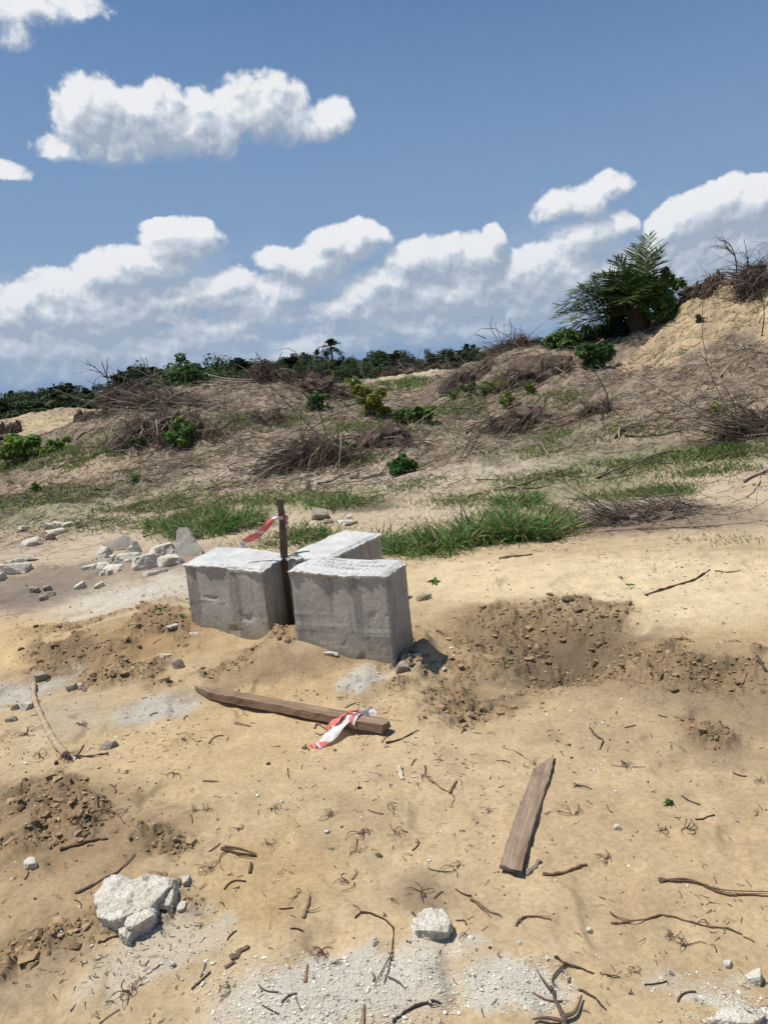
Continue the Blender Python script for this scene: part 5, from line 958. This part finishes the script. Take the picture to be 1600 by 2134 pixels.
# ------------------------------------------------------------------ palms
def frond(g, gr, o, az, el, L, rs, droop=.5, leafL=.5, n=40, col=(.05, .10, .025), w=.03, arc=None, lift=.5):
    hd = np.array([math.sin(az), math.cos(az), 0.0]); t = np.linspace(0, 1, 24)
    C = o + hd * (L * math.cos(el) * t)[:, None] ; C[:, 2] += L * math.sin(el) * t - droop * L * t ** 2.2
    tube(gr, C, .020 * (1 - .85 * t) * L / 2.5, 5, np.array((.14, .16, .06)))
    d = np.gradient(C, axis=0); d /= np.linalg.norm(d, axis=1, keepdims=True); side = np.cross(d, [0, 0, 1.0]); side /= np.linalg.norm(side, axis=1, keepdims=True) + 1e-9; up = np.cross(side, d)
    tt = np.linspace(.16, .99, n); P0, D_, S_, LL = [], [], [], []
    for s in (-1, 1):
        for q_ in tt:
            i = min(int(q_ * 23), 22); f = q_ * 23 - i; p = C[i] * (1 - f) + C[i + 1] * f; fwd = .35 + .65 * q_ ** 2
            dv = side[i] * s + d[i] * fwd + up[i] * (lift + rs.normal() * .22) + rs.normal(size=3) * .07
            P0.append(p); D_.append(dv); S_.append(d[i] + rs.normal(size=3) * .15); LL.append(leafL * L / 2.5 * (math.sin(math.pi * (q_ * .80 + .16)) ** .6) * rs.uniform(.85, 1.1))
    N = len(P0); blades(g, np.array(P0), np.array(D_), np.array(LL), w * L / 2.5, rs.uniform(.04, .20, N), rs, jit(rs, N, col, .22, .08), 4, side=np.array(S_))
def palm_px():
    rs = np.random.RandomState(9); c = PD(1332, 18.6); k = mpp(c); root = empty('oil_palm', c); tag(root, 'young oil palm with broad dark feathery fronds beside the sand mound', 'palm tree'); g = Geo()
    o = np.array([0, 0, .42]); tube(g, np.array([[0, 0, -.3], [0, 0, .15], [0, 0, .5]]), [.20, .22, .16], 10, (.09, .065, .045))
    for q_ in range(46):
        a = q_ * 2.4; z = .02 + q_ * .011; tube(g, np.array([[.16 * math.cos(a), .16 * math.sin(a), z], [.27 * math.cos(a), .27 * math.sin(a), z + .16]]), [.035, .015], 4, (.11, .08, .05))
    g.build('trunk', M_bark, root)
    # (bearing deg from north clockwise, elevation deg, length m, droop)
    FRS = [(-90, 50, 2.6, .42), (-98, 36, 2.55, .38), (-84, 22, 2.5, .30), (-95, 10, 2.45, .22), (-70, 62, 2.6, .42), (-110, 62, 2.7, .45), (-75, 40, 2.5, .45), (-120, 30, 2.3, .35), (-100, 72, 2.5, .32), (-60, 75, 2.5, .25), (62, 80, 2.45, .10), (80, 74, 2.4, .20), (40, 82, 2.2, .10), (-93, 16, 2.6, .24), (-82, 30, 2.7, .34), (-100, 44, 2.7, .40), (-75, 52, 2.5, .36), (-88, 5, 2.5, .2), (-110, 18, 2.4, .3), (100, 62, 2.2, .40), (85, 45, 1.9, .45), (150, 60, 2.0, .5), (190, 55, 2.1, .55), (215, 65, 2.4, .45), (20, 55, 2.4, .5), (-20, 60, 2.5, .5), (-135, 48, 2.4, .45), (-80, 2, 2.2, .20), (-105, -4, 2.0, .22), (170, 75, 2.3, .25), (-88, 58, 2.2, .60), (-160, 40, 2.1, .5)]
    for i, (a, e, L, dr) in enumerate(FRS):
        g = Geo(); f = empty_part = None
        frond(g, g, o + rs.normal(size=3) * [.05, .05, .04], math.radians(a + 8), math.radians(e), L * .76, rs, dr, .90, 33, (.075, .130, .036) if i % 6 else (.13, .12, .05), .042, lift=.12); g.build('frond', M_palm, root)
palm_px()
shrub_px(1388, 660, 95, 105, 2200, .15, (.06, .125, .03), 'leafy climber-covered bush pressed against the right side of the palm', 31, dist=18.3, clumps=14)
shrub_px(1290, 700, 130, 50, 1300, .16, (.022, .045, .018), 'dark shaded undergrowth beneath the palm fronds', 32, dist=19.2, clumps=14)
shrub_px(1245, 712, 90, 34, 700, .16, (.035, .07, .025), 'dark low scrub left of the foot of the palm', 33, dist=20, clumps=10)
shrub_px(1425, 628, 30, 42, 200, .16, (.09, .13, .05), 'thin grassy shrub between the climber bush and the mound top', 34, dist=19)

# ------------------------------------------------------------------ heaps of dead palm brush
def heap(px, py, wp, hp, n, label, seed, lean=0.0, depth=.7, mode='mess', col=(.155, .112, .078), dist=None, Lm=.35, core=(.075, .052, .038), rad=.0045, group='heaps of dead brush'):
    rs = np.random.RandomState(seed); c = PD(px, dist) if dist else P(px, py); k = mpp(c); 
    if dist:
        dd = c - CAMP; pyb = PH / 2 - FPX * (dd @ UPV) / (dd @ FWD); hp = max(pyb - (py - hp), 14) * 1.05
    w, h = wp * k, hp * k; root = empty('brush_heap', c); tag(root, label, 'brush heap', group)
    V0, T0 = ico_t(3); Vs, Ts, Ns = [], [], []
    for q_ in range(6):
        off = np.array([rs.uniform(-.34, .34) * w, rs.uniform(-.3, .3) * w * depth, 0]) if q_ else np.zeros(3); sz = rs.uniform(.22, .5) if q_ else .62
        nz = np.array([mn.fractal(Vector(v) * 1.9 + Vector((seed * 3 + q_, 0, 0)), 1, 2, 4) for v in V0]); Vq = V0 * (1 + .55 * nz)[:, None]; Vq[:, 2] = np.where(Vq[:, 2] < 0, Vq[:, 2] * .3, Vq[:, 2])
        Vq = Vq * [w * .46 * sz * 1.15, w * .46 * depth * sz * 1.15, h * rs.uniform(.45, .8) * (1 if q_ == 0 else .8)]; Vq[:, 0] += lean * Vq[:, 2]; Ts.append(T0 + len(V0) * q_); Vs.append(Vq + off); Ns.append(nz)
    V = np.concatenate(Vs); T = np.concatenate(Ts); nz = np.concatenate(Ns)
    gz = H(V[:, 0] + c[0], V[:, 1] + c[1]) - c[2]; V[:, 2] += gz * .85
    ncol = (np.array(core)[None] * 1.5 * (1 + .8 * nz[:, None])).clip(.01, 1); go = Geo(); go.add(V, None, T, ncol); go.build('soil_core', M_bark, root)
    idx = rs.randint(0, len(V), n); ok = (V[idx, 2] - gz[idx] * .85) > -.02; idx = idx[ok]; P0 = V[idx] + rs.normal(size=(len(idx), 3)) * [w * .02, w * .02, h * .03]; N = len(idx); nr = P0 / np.array([w, w * depth, h]) ** 2; nr /= np.linalg.norm(nr, axis=1, keepdims=True) + 1e-9
    if mode == 'ball': D_ = nr * .9 + rs.normal(size=(N, 3)) * .45 + [0, 0, -.45]; sag = .35
    elif mode == 'sheaf': D_ = np.array([1.0, -.25, -.38])[None] * rs.choice([-1, 1], (N, 1)) + rs.normal(size=(N, 3)) * .22 + nr * .12; sag = .05
    elif mode == 'beard': D_ = np.array([.1, -.5, -1.0])[None] + rs.normal(size=(N, 3)) * .35 + nr * .35; sag = .2
    elif mode == 'thatch': D_ = np.array([-.75, -.45, -.62])[None] + rs.normal(size=(N, 3)) * .28 + nr * .15; sag = .08
    else: D_ = rs.normal(size=(N, 3)) * [1, 1, .45] + nr * .35; sag = .15
    L = Lm * np.exp(rs.normal(size=N) * .45); pk = rs.rand(N); cc = np.where((pk < .5)[:, None], jit(rs, N, np.array(col) * .55, .3), np.where((pk < .93)[:, None], jit(rs, N, col, .28), jit(rs, N, (.38, .31, .23), .2)))
    tk = rs.rand(N) < .05; L = np.where(tk, L * 1.9, L); rr_ = np.where(tk, 2.6, rs.uniform(.5, 1.6, N)) * rad; D_[tk] = D_[tk] + rs.normal(size=(int(tk.sum()), 3)) * .6; cc[tk] = jit(rs, int(tk.sum()), (.20, .155, .12), .3)
    g = Geo(); sticks(g, P0, D_, L, rr_, .20, 4, rs, cc, .4, sag)
    M2 = N // 3; th = rs.uniform(0, 6.28, M2); ra = np.sqrt(rs.rand(M2)) * .85; sp = np.stack([ra * np.cos(th) * w, ra * np.sin(th) * w * max(depth, .6), 0 * th], 1); sp[:, 2] = H(sp[:, 0] + c[0], sp[:, 1] + c[1]) - c[2] + .02; sticks(g, sp, rs.normal(size=(M2, 3)) * [1, 1, .22], Lm * np.exp(rs.normal(size=M2) * .5), rs.uniform(.5, 1.6, M2) * rad, .2, 3, rs, jit(rs, M2, np.array(col) * 1.1, .4), .4); g.build('dead_stems', M_stick, root); return root, c, k
heap(360, 903, 180, 62, 2600, 'large dark matted heap of dead fronds on the left ridge', 1, mode='beard', Lm=.38, depth=.6, col=(.125, .085, .06), rad=.006)
heap(352, 868, 150, 42, 1700, 'sheaf of collapsed grey fronds sloping over the big dark heap', 2, mode='sheaf', Lm=.5, depth=.45, col=(.22, .17, .13), dist=17.9, rad=.006)
heap(285, 830, 46, 38, 500, 'dark stub of torn fronds at the top of the sloping sheaf', 24, mode='mess', Lm=.25, dist=19.4, rad=.005)
heap(556, 806, 78, 52, 1500, 'round upturned palm root ball on the skyline', 3, mode='ball', Lm=.34, col=(.14, .10, .072), dist=20.5, rad=.006)
heap(665, 826, 120, 44, 1300, 'tangled dark debris heap right of the root ball', 4, mode='mess', Lm=.42, col=(.12, .088, .068), dist=20.3, rad=.007)
heap(655, 966, 155, 88, 2300, 'thatch-like slope of dead fronds in the middle foreground of the ridge', 5, mode='thatch', Lm=.42, depth=.7, col=(.15, .11, .08), rad=.005)
heap(800, 925, 150, 50, 1100, 'low ragged crest of dead roots right of the thatch slope', 6, mode='beard', Lm=.24, col=(.14, .105, .08), rad=.0045)
heap(1060, 752, 100, 46, 1500, 'dark pointed heap of roots on the central skyline', 7, mode='mess', Lm=.35, dist=20.3, col=(.15, .105, .075), rad=.006)
heap(1120, 775, 150, 38, 1200, 'long low mat of dead stems right of the central pointed heap', 8, mode='thatch', Lm=.35, col=(.175, .13, .095), rad=.005)
heap(985, 790, 130, 40, 1000, 'dry matted flank left below the central pointed heap', 9, mode='thatch', Lm=.32, col=(.18, .135, .10), rad=.005)
heap(1095, 882, 120, 46, 1000, 'fan of dry leaf ribs on the middle of the right slope', 10, mode='thatch', Lm=.34, col=(.15, .11, .08), rad=.0045)
heap(1245, 862, 70, 24, 420, 'small dark root mound on the right slope', 11, mode='mess', Lm=.18, rad=.004)
heap(15, 880, 46, 8, 600, 'dark round brush heap far off at the left edge', 12, mode='mess', Lm=.4, dist=42, rad=.010)
heap(240, 862, 56, 56, 800, 'dark upright tangle at the left end of the ridge', 13, mode='mess', Lm=.28, dist=19.5, rad=.006, depth=.6)
heap(1478, 608, 56, 36, 900, 'brown grass mat hanging over the cut face of the mound top', 14, mode='beard', Lm=.30, col=(.13, .085, .058), dist=18.6, rad=.005)
heap(1590, 622, 110, 74, 2000, 'thick dark dead brush on the right of the mound top', 15, mode='mess', Lm=.42, col=(.10, .075, .058), dist=18.4, rad=.005)
heap(1436, 642, 46, 40, 600, 'thin dark scrub down the left shoulder of the mound', 16, mode='beard', Lm=.28, dist=18.8, rad=.004)
heap(820, 788, 120, 22, 700, 'dark far brush bank in front of the trees', 17, mode='mess', Lm=.7, dist=44, col=(.10, .08, .065), rad=.012)
heap(900, 782, 90, 24, 500, 'second far brush bank right of the dark one', 18, mode='mess', Lm=.7, dist=46, col=(.12, .095, .075), rad=.012)
heap(180, 868, 60, 20, 400, 'low far brush under the small sand mound', 19, mode='mess', Lm=.5, dist=50, rad=.01)
heap(265, 925, 60, 26, 420, 'small dark clump of stems on the left slope', 20, mode='beard', Lm=.25, rad=.004)
heap(560, 880, 60, 22, 380, 'little matted mound of stems on the saddle slope', 21, mode='mess', Lm=.25, rad=.004)
heap(1560, 905, 110, 26, 700, 'dark dead stems crossing the right edge of the slope', 22, mode='sheaf', Lm=.45, rad=.004)
heap(1350, 1075, 240, 20, 900, 'low bank of grey-brown litter bordering the bright sand', 23, mode='sheaf', Lm=.30, depth=.35, col=(.17, .13, .10), rad=.0028, core=(.12, .09, .065))
# ---- bleached stalks fanning left from the root ball, upright dead canes, leaning sticks
def stalk3(name, pts3, r, col, label, cat='dead stalk', group=None):
    pts3 = np.array(pts3, float); c = pts3[0].copy(); K = 10; t0 = np.linspace(0, 1, len(pts3)); t = np.linspace(0, 1, K); C = np.stack([np.interp(t, t0, pts3[:, q_]) for q_ in range(3)], 1)
    for _ in range(2): C[1:-1] = (C[:-2] + C[2:] + 2 * C[1:-1]) / 4
    g = Geo(); tube(g, C - c, r * (1 - .55 * t), 5, np.array(col)); o = g.build(name, M_stick, loc=c, smooth=True); tag(o, label, cat, group)
def at_d(px, py, D):
    d = ray(px, py); return CAMP + d * (D / math.hypot(d[0], d[1]))
for i, (a, b, c_) in enumerate([((436, 782), (470, 790), (540, 792)), ((440, 790), (480, 796), (545, 796)), ((413, 795), (450, 799), (540, 800)), ((425, 803), (470, 806), (540, 803)), ((397, 819), (450, 816), (530, 806)), ((420, 824), (470, 815), (535, 806)), ((460, 812), (500, 806), (545, 800)), ((404, 808), (450, 812), (530, 803))]):
    stalk3('dead_stalk', [at_d(*a, 19.3), at_d(*b, 19.8), at_d(*c_, 20.3)], .028, (.46, .40, .30) if i % 3 != 2 else (.16, .12, .09), 'bleached palm stalk fanning left out of the skyline root ball', group='bleached stalks of the root ball')
ST = [((626, 912), (622, 870), (632, 826), 'tallest pale cane standing on the thatch slope', PL), ((630, 912), (626, 880), (624, 845), 'shorter pale cane beside the tallest one', PL), ((575, 838), (566, 812), (564, 808), 'pale leaning stick right of the stalk fan', PL), ((428, 845), (424, 832), (425, 830), 'short white stub on the left ridge', (.5, .45, .35)), ((826, 880), (824, 860), (826, 848), 'white upright splinter on the saddle', (.5, .45, .35)), ((879, 886), (881, 870), (884, 864), 'leaning white splinter right of the upright one', (.45, .4, .3)), ((890, 884), (900, 868), (911, 858), 'long slanting white splinter on the saddle', (.45, .4, .3)), ((760, 785), (748, 760), (733, 738), 'thin grey pole leaning left in front of the far trees', (.35, .3, .24)), ((752, 780), (752, 765), (751, 750), 'thin upright pole beside the leaning one', (.25, .21, .17)), ((628, 790), (626, 760), (627, 742), 'dead pole right of the root ball', (.25, .21, .17)),
      ((548, 765), (543, 748), (532, 733), 'thin dark twig rising left from the root ball', DK), ((560, 765), (580, 752), (588, 733), 'thin dark twig rising right from the root ball', DK), ((1245, 880), (1272, 830), (1230, 760), 'tall thin dark bent stem on the right slope', (.1, .06, .05)), ((1435, 830), (1452, 800), (1470, 770), 'pale dry stem on the slope under the mound', PL), ((1553, 770), (1556, 735), (1546, 712), 'pale forked stem near the right edge', PL), ((1585, 700), (1592, 660), (1590, 630), 'tall dark stem at the right edge of the mound', DK), ((1255, 700), (1250, 690), (1240, 680), 'short pale stick below the palm', MD), ((1480, 770), (1463, 752), (1455, 740), 'white dry stick lying up the right slope', PL), ((1500, 790), (1530, 765), (1565, 738), 'long pale stick crossing the right slope', PL), ((960, 962), (990, 915), (1003, 895), 'dark thin branch on the middle slope', (.12, .09, .07)), ((1010, 952), (970, 930), (930, 905), 'slanting dark branch across the middle slope', (.12, .09, .07)), ((560, 862), (600, 842), (650, 820), 'long bare pole lying on the saddle slope', (.2, .16, .12)), ((410, 905), (480, 885), (540, 862), 'second long bare pole lower on the saddle slope', (.2, .16, .12)), ((1010, 880), (1080, 860), (1108, 826), 'pale slanting rib on the right slope', PL), ((640, 905), (700, 880), (760, 855), 'dark branch lying over the thatch crest', (.1, .08, .06)), ((740, 965), (800, 940), (900, 925), 'long low dark pole right of the thatch slope', (.12, .09, .07)), ((1012, 705), (1000, 700), (990, 697), 'fine twig sticking out left of the central heap', MD), ((1290, 995), (1370, 970), (1440, 948), 'long dark stem lying on the grassy slope at right', (.13, .1, .07)), ((1240, 1005), (1330, 988), (1400, 975), 'second dark stem below the grassy strip', (.13, .1, .07))]
for i, (a, b, c_, lab, col) in enumerate(ST):
    p = P(*a); D = math.hypot(p[0], p[1]) if not lab.startswith(('thin grey pole', 'thin upright pole')) else 30.0
    if 'twig rising' in lab: D = 20.4
    lying = any(s in lab for s in ('lying', 'branch', 'pole lower', 'low dark pole', 'second dark stem', 'rib', 'crossing')); L3 = [P(*q_) + [0, 0, .05 + .12 * (j == 1)] for j, q_ in enumerate((a, b, c_))] if lying else [at_d(*a, D) - [0, 0, .06], at_d(*b, D), at_d(*c_, D - .15)]
    stalk3('dead_stalk', L3, max(.012, 1.3 * mpp(L3[0])), col, lab)
# slope branches, countable repeats
rs = np.random.RandomState(77); cnt = 0
while cnt < 90:
    px, py = rs.uniform(0, 1600), rs.uniform(840, 1030); c = P(px, py); D = math.hypot(c[0], c[1])
    if D > 24 or D < 8.5: continue
    L = rs.uniform(.25, .85); a = rs.normal(.1, .9); t = np.linspace(0, 1, 8); bx = rs.normal() * .2; x = L * (t * math.cos(a) - bx * 4 * t * (1 - t) * math.sin(a)); y = L * (t * math.sin(a) + bx * 4 * t * (1 - t) * math.cos(a)); z = np.array([hz(c[0] + u, c[1] + v) for u, v in zip(x, y)]) - c[2] + .015 + rs.uniform(0, .12) * (t if rs.rand() < .4 else 4 * t * (1 - t) * .4)
    g = Geo(); r0 = rs.uniform(.008, .017); tube(g, np.stack([x, y, z], 1), r0 * (1 - .6 * t), 5, jit(rs, 1, [(.08, .055, .042), (.15, .11, .08), (.07, .05, .04), (.34, .27, .2)][rs.randint(4)], .15)[0])
    if rs.rand() < .5:
        i = 4; p0 = np.array([x[i], y[i], z[i]]); dv = np.array([rs.normal() * .2, rs.normal() * .2, rs.uniform(.02, .16)]) * L; tube(g, np.array([p0, p0 + dv * .6, p0 + dv * 1.1 + [0, 0, -.01]]), [r0 * .55, r0 * .4, r0 * .2], 4, (.09, .065, .05))
    o = g.build('branch', M_stick, loc=c, smooth=True); tag(o, 'dead crooked branch lying on the brown litter slope', 'branch', 'dead branches strewn over the slope'); cnt += 1
# bare branching shrubs
def bare(name, c, L, seed, label, lean, col, r0, depth=5, spread=.5):
    rs = np.random.RandomState(seed); g = Geo()
    def br(p, d, L_, r, k):
        n = 5; pts = [p]; dd = d.copy()
        for i in range(n): dd = dd + rs.normal(size=3) * .10 + np.array(lean) * .07; dd /= np.linalg.norm(dd); pts.append(pts[-1] + dd * L_ / n)
        tube(g, np.array(pts), np.linspace(r, r * .6, n + 1), 5 if k > 2 else 4, col, cap=False)
        if k == 0: return
        for q_ in range(rs.randint(2, 4)):
            i = rs.randint(2, n + 1); nd = dd + rs.normal(size=3) * spread; nd /= np.linalg.norm(nd); br(pts[i], nd, L_ * rs.uniform(.55, .85), r * .62, k - 1)
    br(np.zeros(3), np.array([0.02, 0, 1.0]), L, r0, depth); o = g.build(name, M_stick, loc=c); tag(o, label, 'bare shrub')
cm = PD(1532, 18.9); bare('bare_shrub', at_d(1534, 568, 18.7), .45, 5, 'leafless grey shrub standing on top of the sand mound', (-.9, 0, .1), (.16, .13, .11), .018, 4, .42)
bare('bare_shrub', PD(232, 20.5) + [0, 0, .3], .55, 8, 'leafless dark shrub at the left end of the ridge', (-.3, 0, .5), (.08, .06, .05), .022, 3, .4)
bare('bare_shrub', at_d(1420, 640, 18.9), .3, 3, 'thin bare sprig on the left shoulder of the mound', (0, 0, .3), (.16, .14, .10), .01, 3, .4)
for i, (a, b, c_, lab, col) in enumerate([((245, 870), (232, 810), (212, 753), 'dark straight dead branch pointing up at the left ridge end', DK), ((247, 850), (243, 800), (236, 776), 'second shorter dark branch at the left ridge end', DK), ((243, 830), (258, 795), (268, 770), 'grey branch leaning right at the left ridge end', (.2, .17, .14)), ((238, 850), (225, 815), (182, 792), 'pale arched cane drooping left from the ridge end', PL), ((222, 862), (205, 835), (170, 833), 'white hooked cane over the distant sand patch', (.5, .44, .34)), ((220, 862), (180, 835), (110, 810), 'long thin pale cane arching far left', PL)]):
    stalk3('dead_stalk', [at_d(*a, 20.2) - [0, 0, .1], at_d(*b, 20), at_d(*c_, 19.8)], .022 if i < 3 else .016, col, lab)
# dark curled bark slabs at the left edge
def bark_slab(px, py, L, w, rz, tilt, seed, label):
    c = P(px, py); rs = np.random.RandomState(seed); nu, nv = 40, 14; u, v = np.meshgrid(np.linspace(-.5, .5, nu), np.linspace(-1, 1, nv), indexing='ij'); wob = fbm(u * 3 + seed, v, 2, 3, s=2)
    X = u * L; Y = np.sin(v * 1.1) * w * .55; Z = np.cos(v * 1.1) * w * .38 * (1 + .3 * wob) + .10 * np.sin(u * 5 + seed) * w; V1 = np.stack([X, Y, Z], -1).reshape(-1, 3); V2 = V1 * [1, .93, 1] - [0, 0, .03]
    i = (np.arange(nu - 1)[:, None] * nv + np.arange(nv - 1)[None]).ravel(); Q1 = np.stack([i, i + nv, i + nv + 1, i + 1], -1); Q2 = (Q1 + nu * nv)[:, ::-1]; rim = list(range(0, nu * nv, nv)) + list(range((nu - 1) * nv + 1, nu * nv)) + list(range((nu - 2) * nv + nv - 1, 0, -nv)) + list(range(nv - 2, 0, -1)); rim = np.array(rim); Q3 = np.stack([rim, rim + nu * nv, np.roll(rim, -1) + nu * nv, np.roll(rim, -1)], -1)
    g = Geo(); cc = np.array([.085, .055, .05])[None] * (1 + .5 * np.r_[wob.ravel(), wob.ravel()])[:, None]; g.add(np.r_[V1, V2], np.r_[Q1, Q2, Q3], None, cc); o = g.build('bark_slab', M_bark, loc=c + [0, 0, .02], smooth=False); o.rotation_euler = (tilt, .06, rz); tag(o, label, 'bark slab', 'curled bark slabs')
bark_slab(12, 922, 1.5, .42, -.25, -.2, 1, 'upper dark curled slab of bark at the left edge'); bark_slab(-6, 935, 1.9, .45, .12, -.1, 2, 'lower dark slab of bark cut by the left edge'); bark_slab(50, 928, .8, .30, -.6, -.3, 5, 'smaller curled bark piece at the right of the dark slabs')

# ------------------------------------------------------------------ the tree line far behind
def tree_mesh(kind, seed):
    """returns meshes (trunk, crown) for a tree about 1 m tall, scaled when placed"""
    rs = np.random.RandomState(seed); gt, gc = Geo(), Geo()
    if kind == 'palm' or kind == 'tall':
        th = .62 if kind == 'palm' else .80; bend = rs.normal() * .03; pts = np.array([[bend * t * t, 0, th * t] for t in np.linspace(0, 1, 6)]); tube(gt, pts, np.linspace(.030, .02, 6) * (1 if kind == 'palm' else .62), 7, (.10, .08, .065))
        o = pts[-1]; nf = 22 if kind == 'palm' else 18; Lf = .42 if kind == 'palm' else .27
        for i in range(nf):
            a = i * 2.4 + rs.normal() * .2; e = math.radians(rs.uniform(-35, 85)); frond(gc, gt, o, a, e, Lf * rs.uniform(.85, 1.1) * (1 if kind == 'palm' else .8), rs, rs.uniform(.2, .5), .85 if kind == 'palm' else .6, 15, (.040, .062, .030), .20, lift=.1)
    else:
        tube(gt, np.array([[0, 0, 0], [.01, 0, .3], [0.02, 0, .62]]), [.022, .017, .010], 6, (.13, .11, .09))
        nC = 13 if kind == 'broad' else 9; C = []
        for k in range(nC):
            a = rs.uniform(0, 6.28); r = rs.uniform(.05, .30); C.append((r * math.cos(a), r * math.sin(a), rs.uniform(.32, .88) if kind == 'broad' else rs.uniform(.12, .75), rs.uniform(.11, .19)))
            tube(gt, np.array([[.01, 0, .25 + .04 * k], [C[-1][0] * .6, C[-1][1] * .6, C[-1][2] * .85]]), [.008, .003], 4, (.12, .10, .08))
        C = np.array(C); n = 1500; ci = rs.randint(0, nC, n); d = rs.normal(size=(n, 3)); d /= np.linalg.norm(d, axis=1, keepdims=True); Pn = C[ci, :3] + d * (C[ci, 3] * rs.uniform(.35, 1.1, n) ** .6)[:, None]
        leaves(gc, Pn, d + rs.normal(size=(n, 3)) * .6 + [0, 0, .4], rs.uniform(.035, .065, n), rs.uniform(.025, .04, n), rs, jit(rs, n, (.050, .080, .028) if kind == 'broad' else (.06, .095, .03), .28, .1))
    return gt, gc
KINDS = {'broad': [1, 2, 3], 'low': [4, 5], 'palm': [6, 7, 8], 'tall': [9, 10]}
NAME = {'broad': 'broadleaf_tree', 'low': 'bushy_tree', 'palm': 'oil_palm', 'tall': 'tall_palm_tree'}
PROTO = {}
for kd, seeds in KINDS.items():
    for s in seeds:
        gt, gc = tree_mesh(kd, s); PROTO[(kd, s)] = (gt, gc)
MESHD = {}
def place_tree(kd, s, px, D, top_py, label, group, width=1.0, rz=0):
    c = PD(px, D); d = ray(px, top_py); el = d[2] / math.hypot(d[0], d[1]); H_ = max(CAM_H + el * D - c[2] + .15, 1.0); root = empty(NAME[kd], c - np.array([0, 0, .15]), rz); root.scale = (H_ * width, H_ * width, H_); tag(root, label, 'palm tree' if kd in ('palm', 'tall') else 'tree', group)
    if (kd, s) not in MESHD:
        gt, gc = PROTO[(kd, s)]; t = gt.build('trunk', M_far, root); c_ = gc.build('crown', M_far, root); MESHD[(kd, s)] = (t, c_)
    else:
        for src in MESHD[(kd, s)]:
            q_ = src.copy(); link(q_); q_.parent = root
SK = [(-60, 828), (0, 824), (60, 817), (105, 808), (130, 802), (200, 812), (245, 800), (262, 775), (300, 765), (345, 764), (400, 770), (440, 752), (480, 744), (530, 748), (590, 742), (640, 742), (700, 738), (740, 736), (770, 732), (800, 729), (835, 742), (870, 730), (900, 730), (960, 728), (1010, 722), (1060, 716), (1110, 712), (1160, 706), (1220, 694), (1280, 680), (1400, 660), (1700, 640), (2200, 620)]
rs = np.random.RandomState(99); skx = [a for a, b in SK]; sky_ = [b for a, b in SK]
LAB = {'broad': 'dark broad-crowned tree in the far tree line', 'low': 'low bushy green tree in the far tree line', 'palm': 'dark oil palm in the far tree line'}
px = -150
while px < 1750:
    for row in range(2):
        if px < 255: D = rs.uniform(190, 240) - 20 * row
        else: D = rs.uniform(105, 135) + 18 * row
        kd = rs.choice(['broad', 'low', 'palm'], p=[.5, .3, .2] if px > 560 or px < 255 else [.35, .15, .5]); s = rs.choice(KINDS[kd]); top = np.interp(px, skx, sky_) + rs.uniform(-15, 9) + (1 - row) * 5
        place_tree(kd, s, px + rs.uniform(-6, 6), D, top, LAB[kd], {'broad': 'broad-crowned trees of the far tree line', 'low': 'bushy trees of the far tree line', 'palm': 'oil palms of the far tree line'}[kd], rs.uniform(.85, 1.6) if kd != 'palm' else rs.uniform(1.0, 1.4), rs.uniform(0, 6.28))
    px += rs.uniform(15, 24) if px > 255 else rs.uniform(11, 17)
px = -150
while px < 1750:      # front thicket
    D = rs.uniform(160, 185) if px < 255 else rs.uniform(84, 100); top = np.interp(px, skx, sky_) + rs.uniform(12, 38) * (1 if px > 255 else .5)
    place_tree('low', rs.choice([4, 5]), px, D, top, 'low green thicket bush standing before the far trees', 'thicket bushes before the far trees', rs.uniform(1.8, 2.8), rs.uniform(0, 6.28)); px += rs.uniform(20, 32) if px > 255 else rs.uniform(12, 18)
for (px, D, top, kd, s, wd, lab) in [(697, 140, 699, 'tall', 9, 1.45, 'tallest lone palm above the far trees'), (683, 150, 727, 'tall', 10, 1.0, 'thin palm just left of the tallest lone palm'), (668, 140, 723, 'tall', 10, 1.1, 'small feathery palm second left of the tallest one'), (639, 140, 729, 'tall', 9, 1.1, 'drooping palm left of the tallest lone palm'), (618, 125, 735, 'palm', 6, 1.3, 'spreading low palm near the skyline root ball'), (976, 120, 712, 'tall', 9, 1.4, 'single palm crown above the trees left of the central heap'), (722, 150, 738, 'tall', 10, .9, 'spindly little palm right of the tallest lone palm'), (785, 130, 727, 'broad', 1, 1.2, 'tree with a flat airy top right of the lone palms'), (805, 130, 724, 'broad', 2, 1.1, 'tree with rounded tufts beside the flat-topped one'), (290, 62, 754, 'palm', 7, 1.5, 'large dark palm clump left of the tall bush'), (322, 66, 752, 'palm', 8, 1.4, 'dark palm behind the left of the tall bush'), (262, 70, 768, 'palm', 6, 1.4, 'dark palm at the left end of the palm clump'), (132, 120, 797, 'palm', 7, 1.5, 'short stout palm standing left of the distant sand mound'), (1205, 60, 680, 'palm', 8, 1.5, 'small palm left below the big palm'), (1250, 62, 676, 'palm', 6, 1.4, 'small dark palm directly under the big palm fronds'), (1160, 75, 700, 'low', 4, 1.8, 'light green tree left of the small palms'), (1110, 80, 709, 'low', 5, 1.8, 'dark bushy tree right of the central heap')]:
    place_tree(kd, s, px, D, top, lab, None, wd, px * .37)
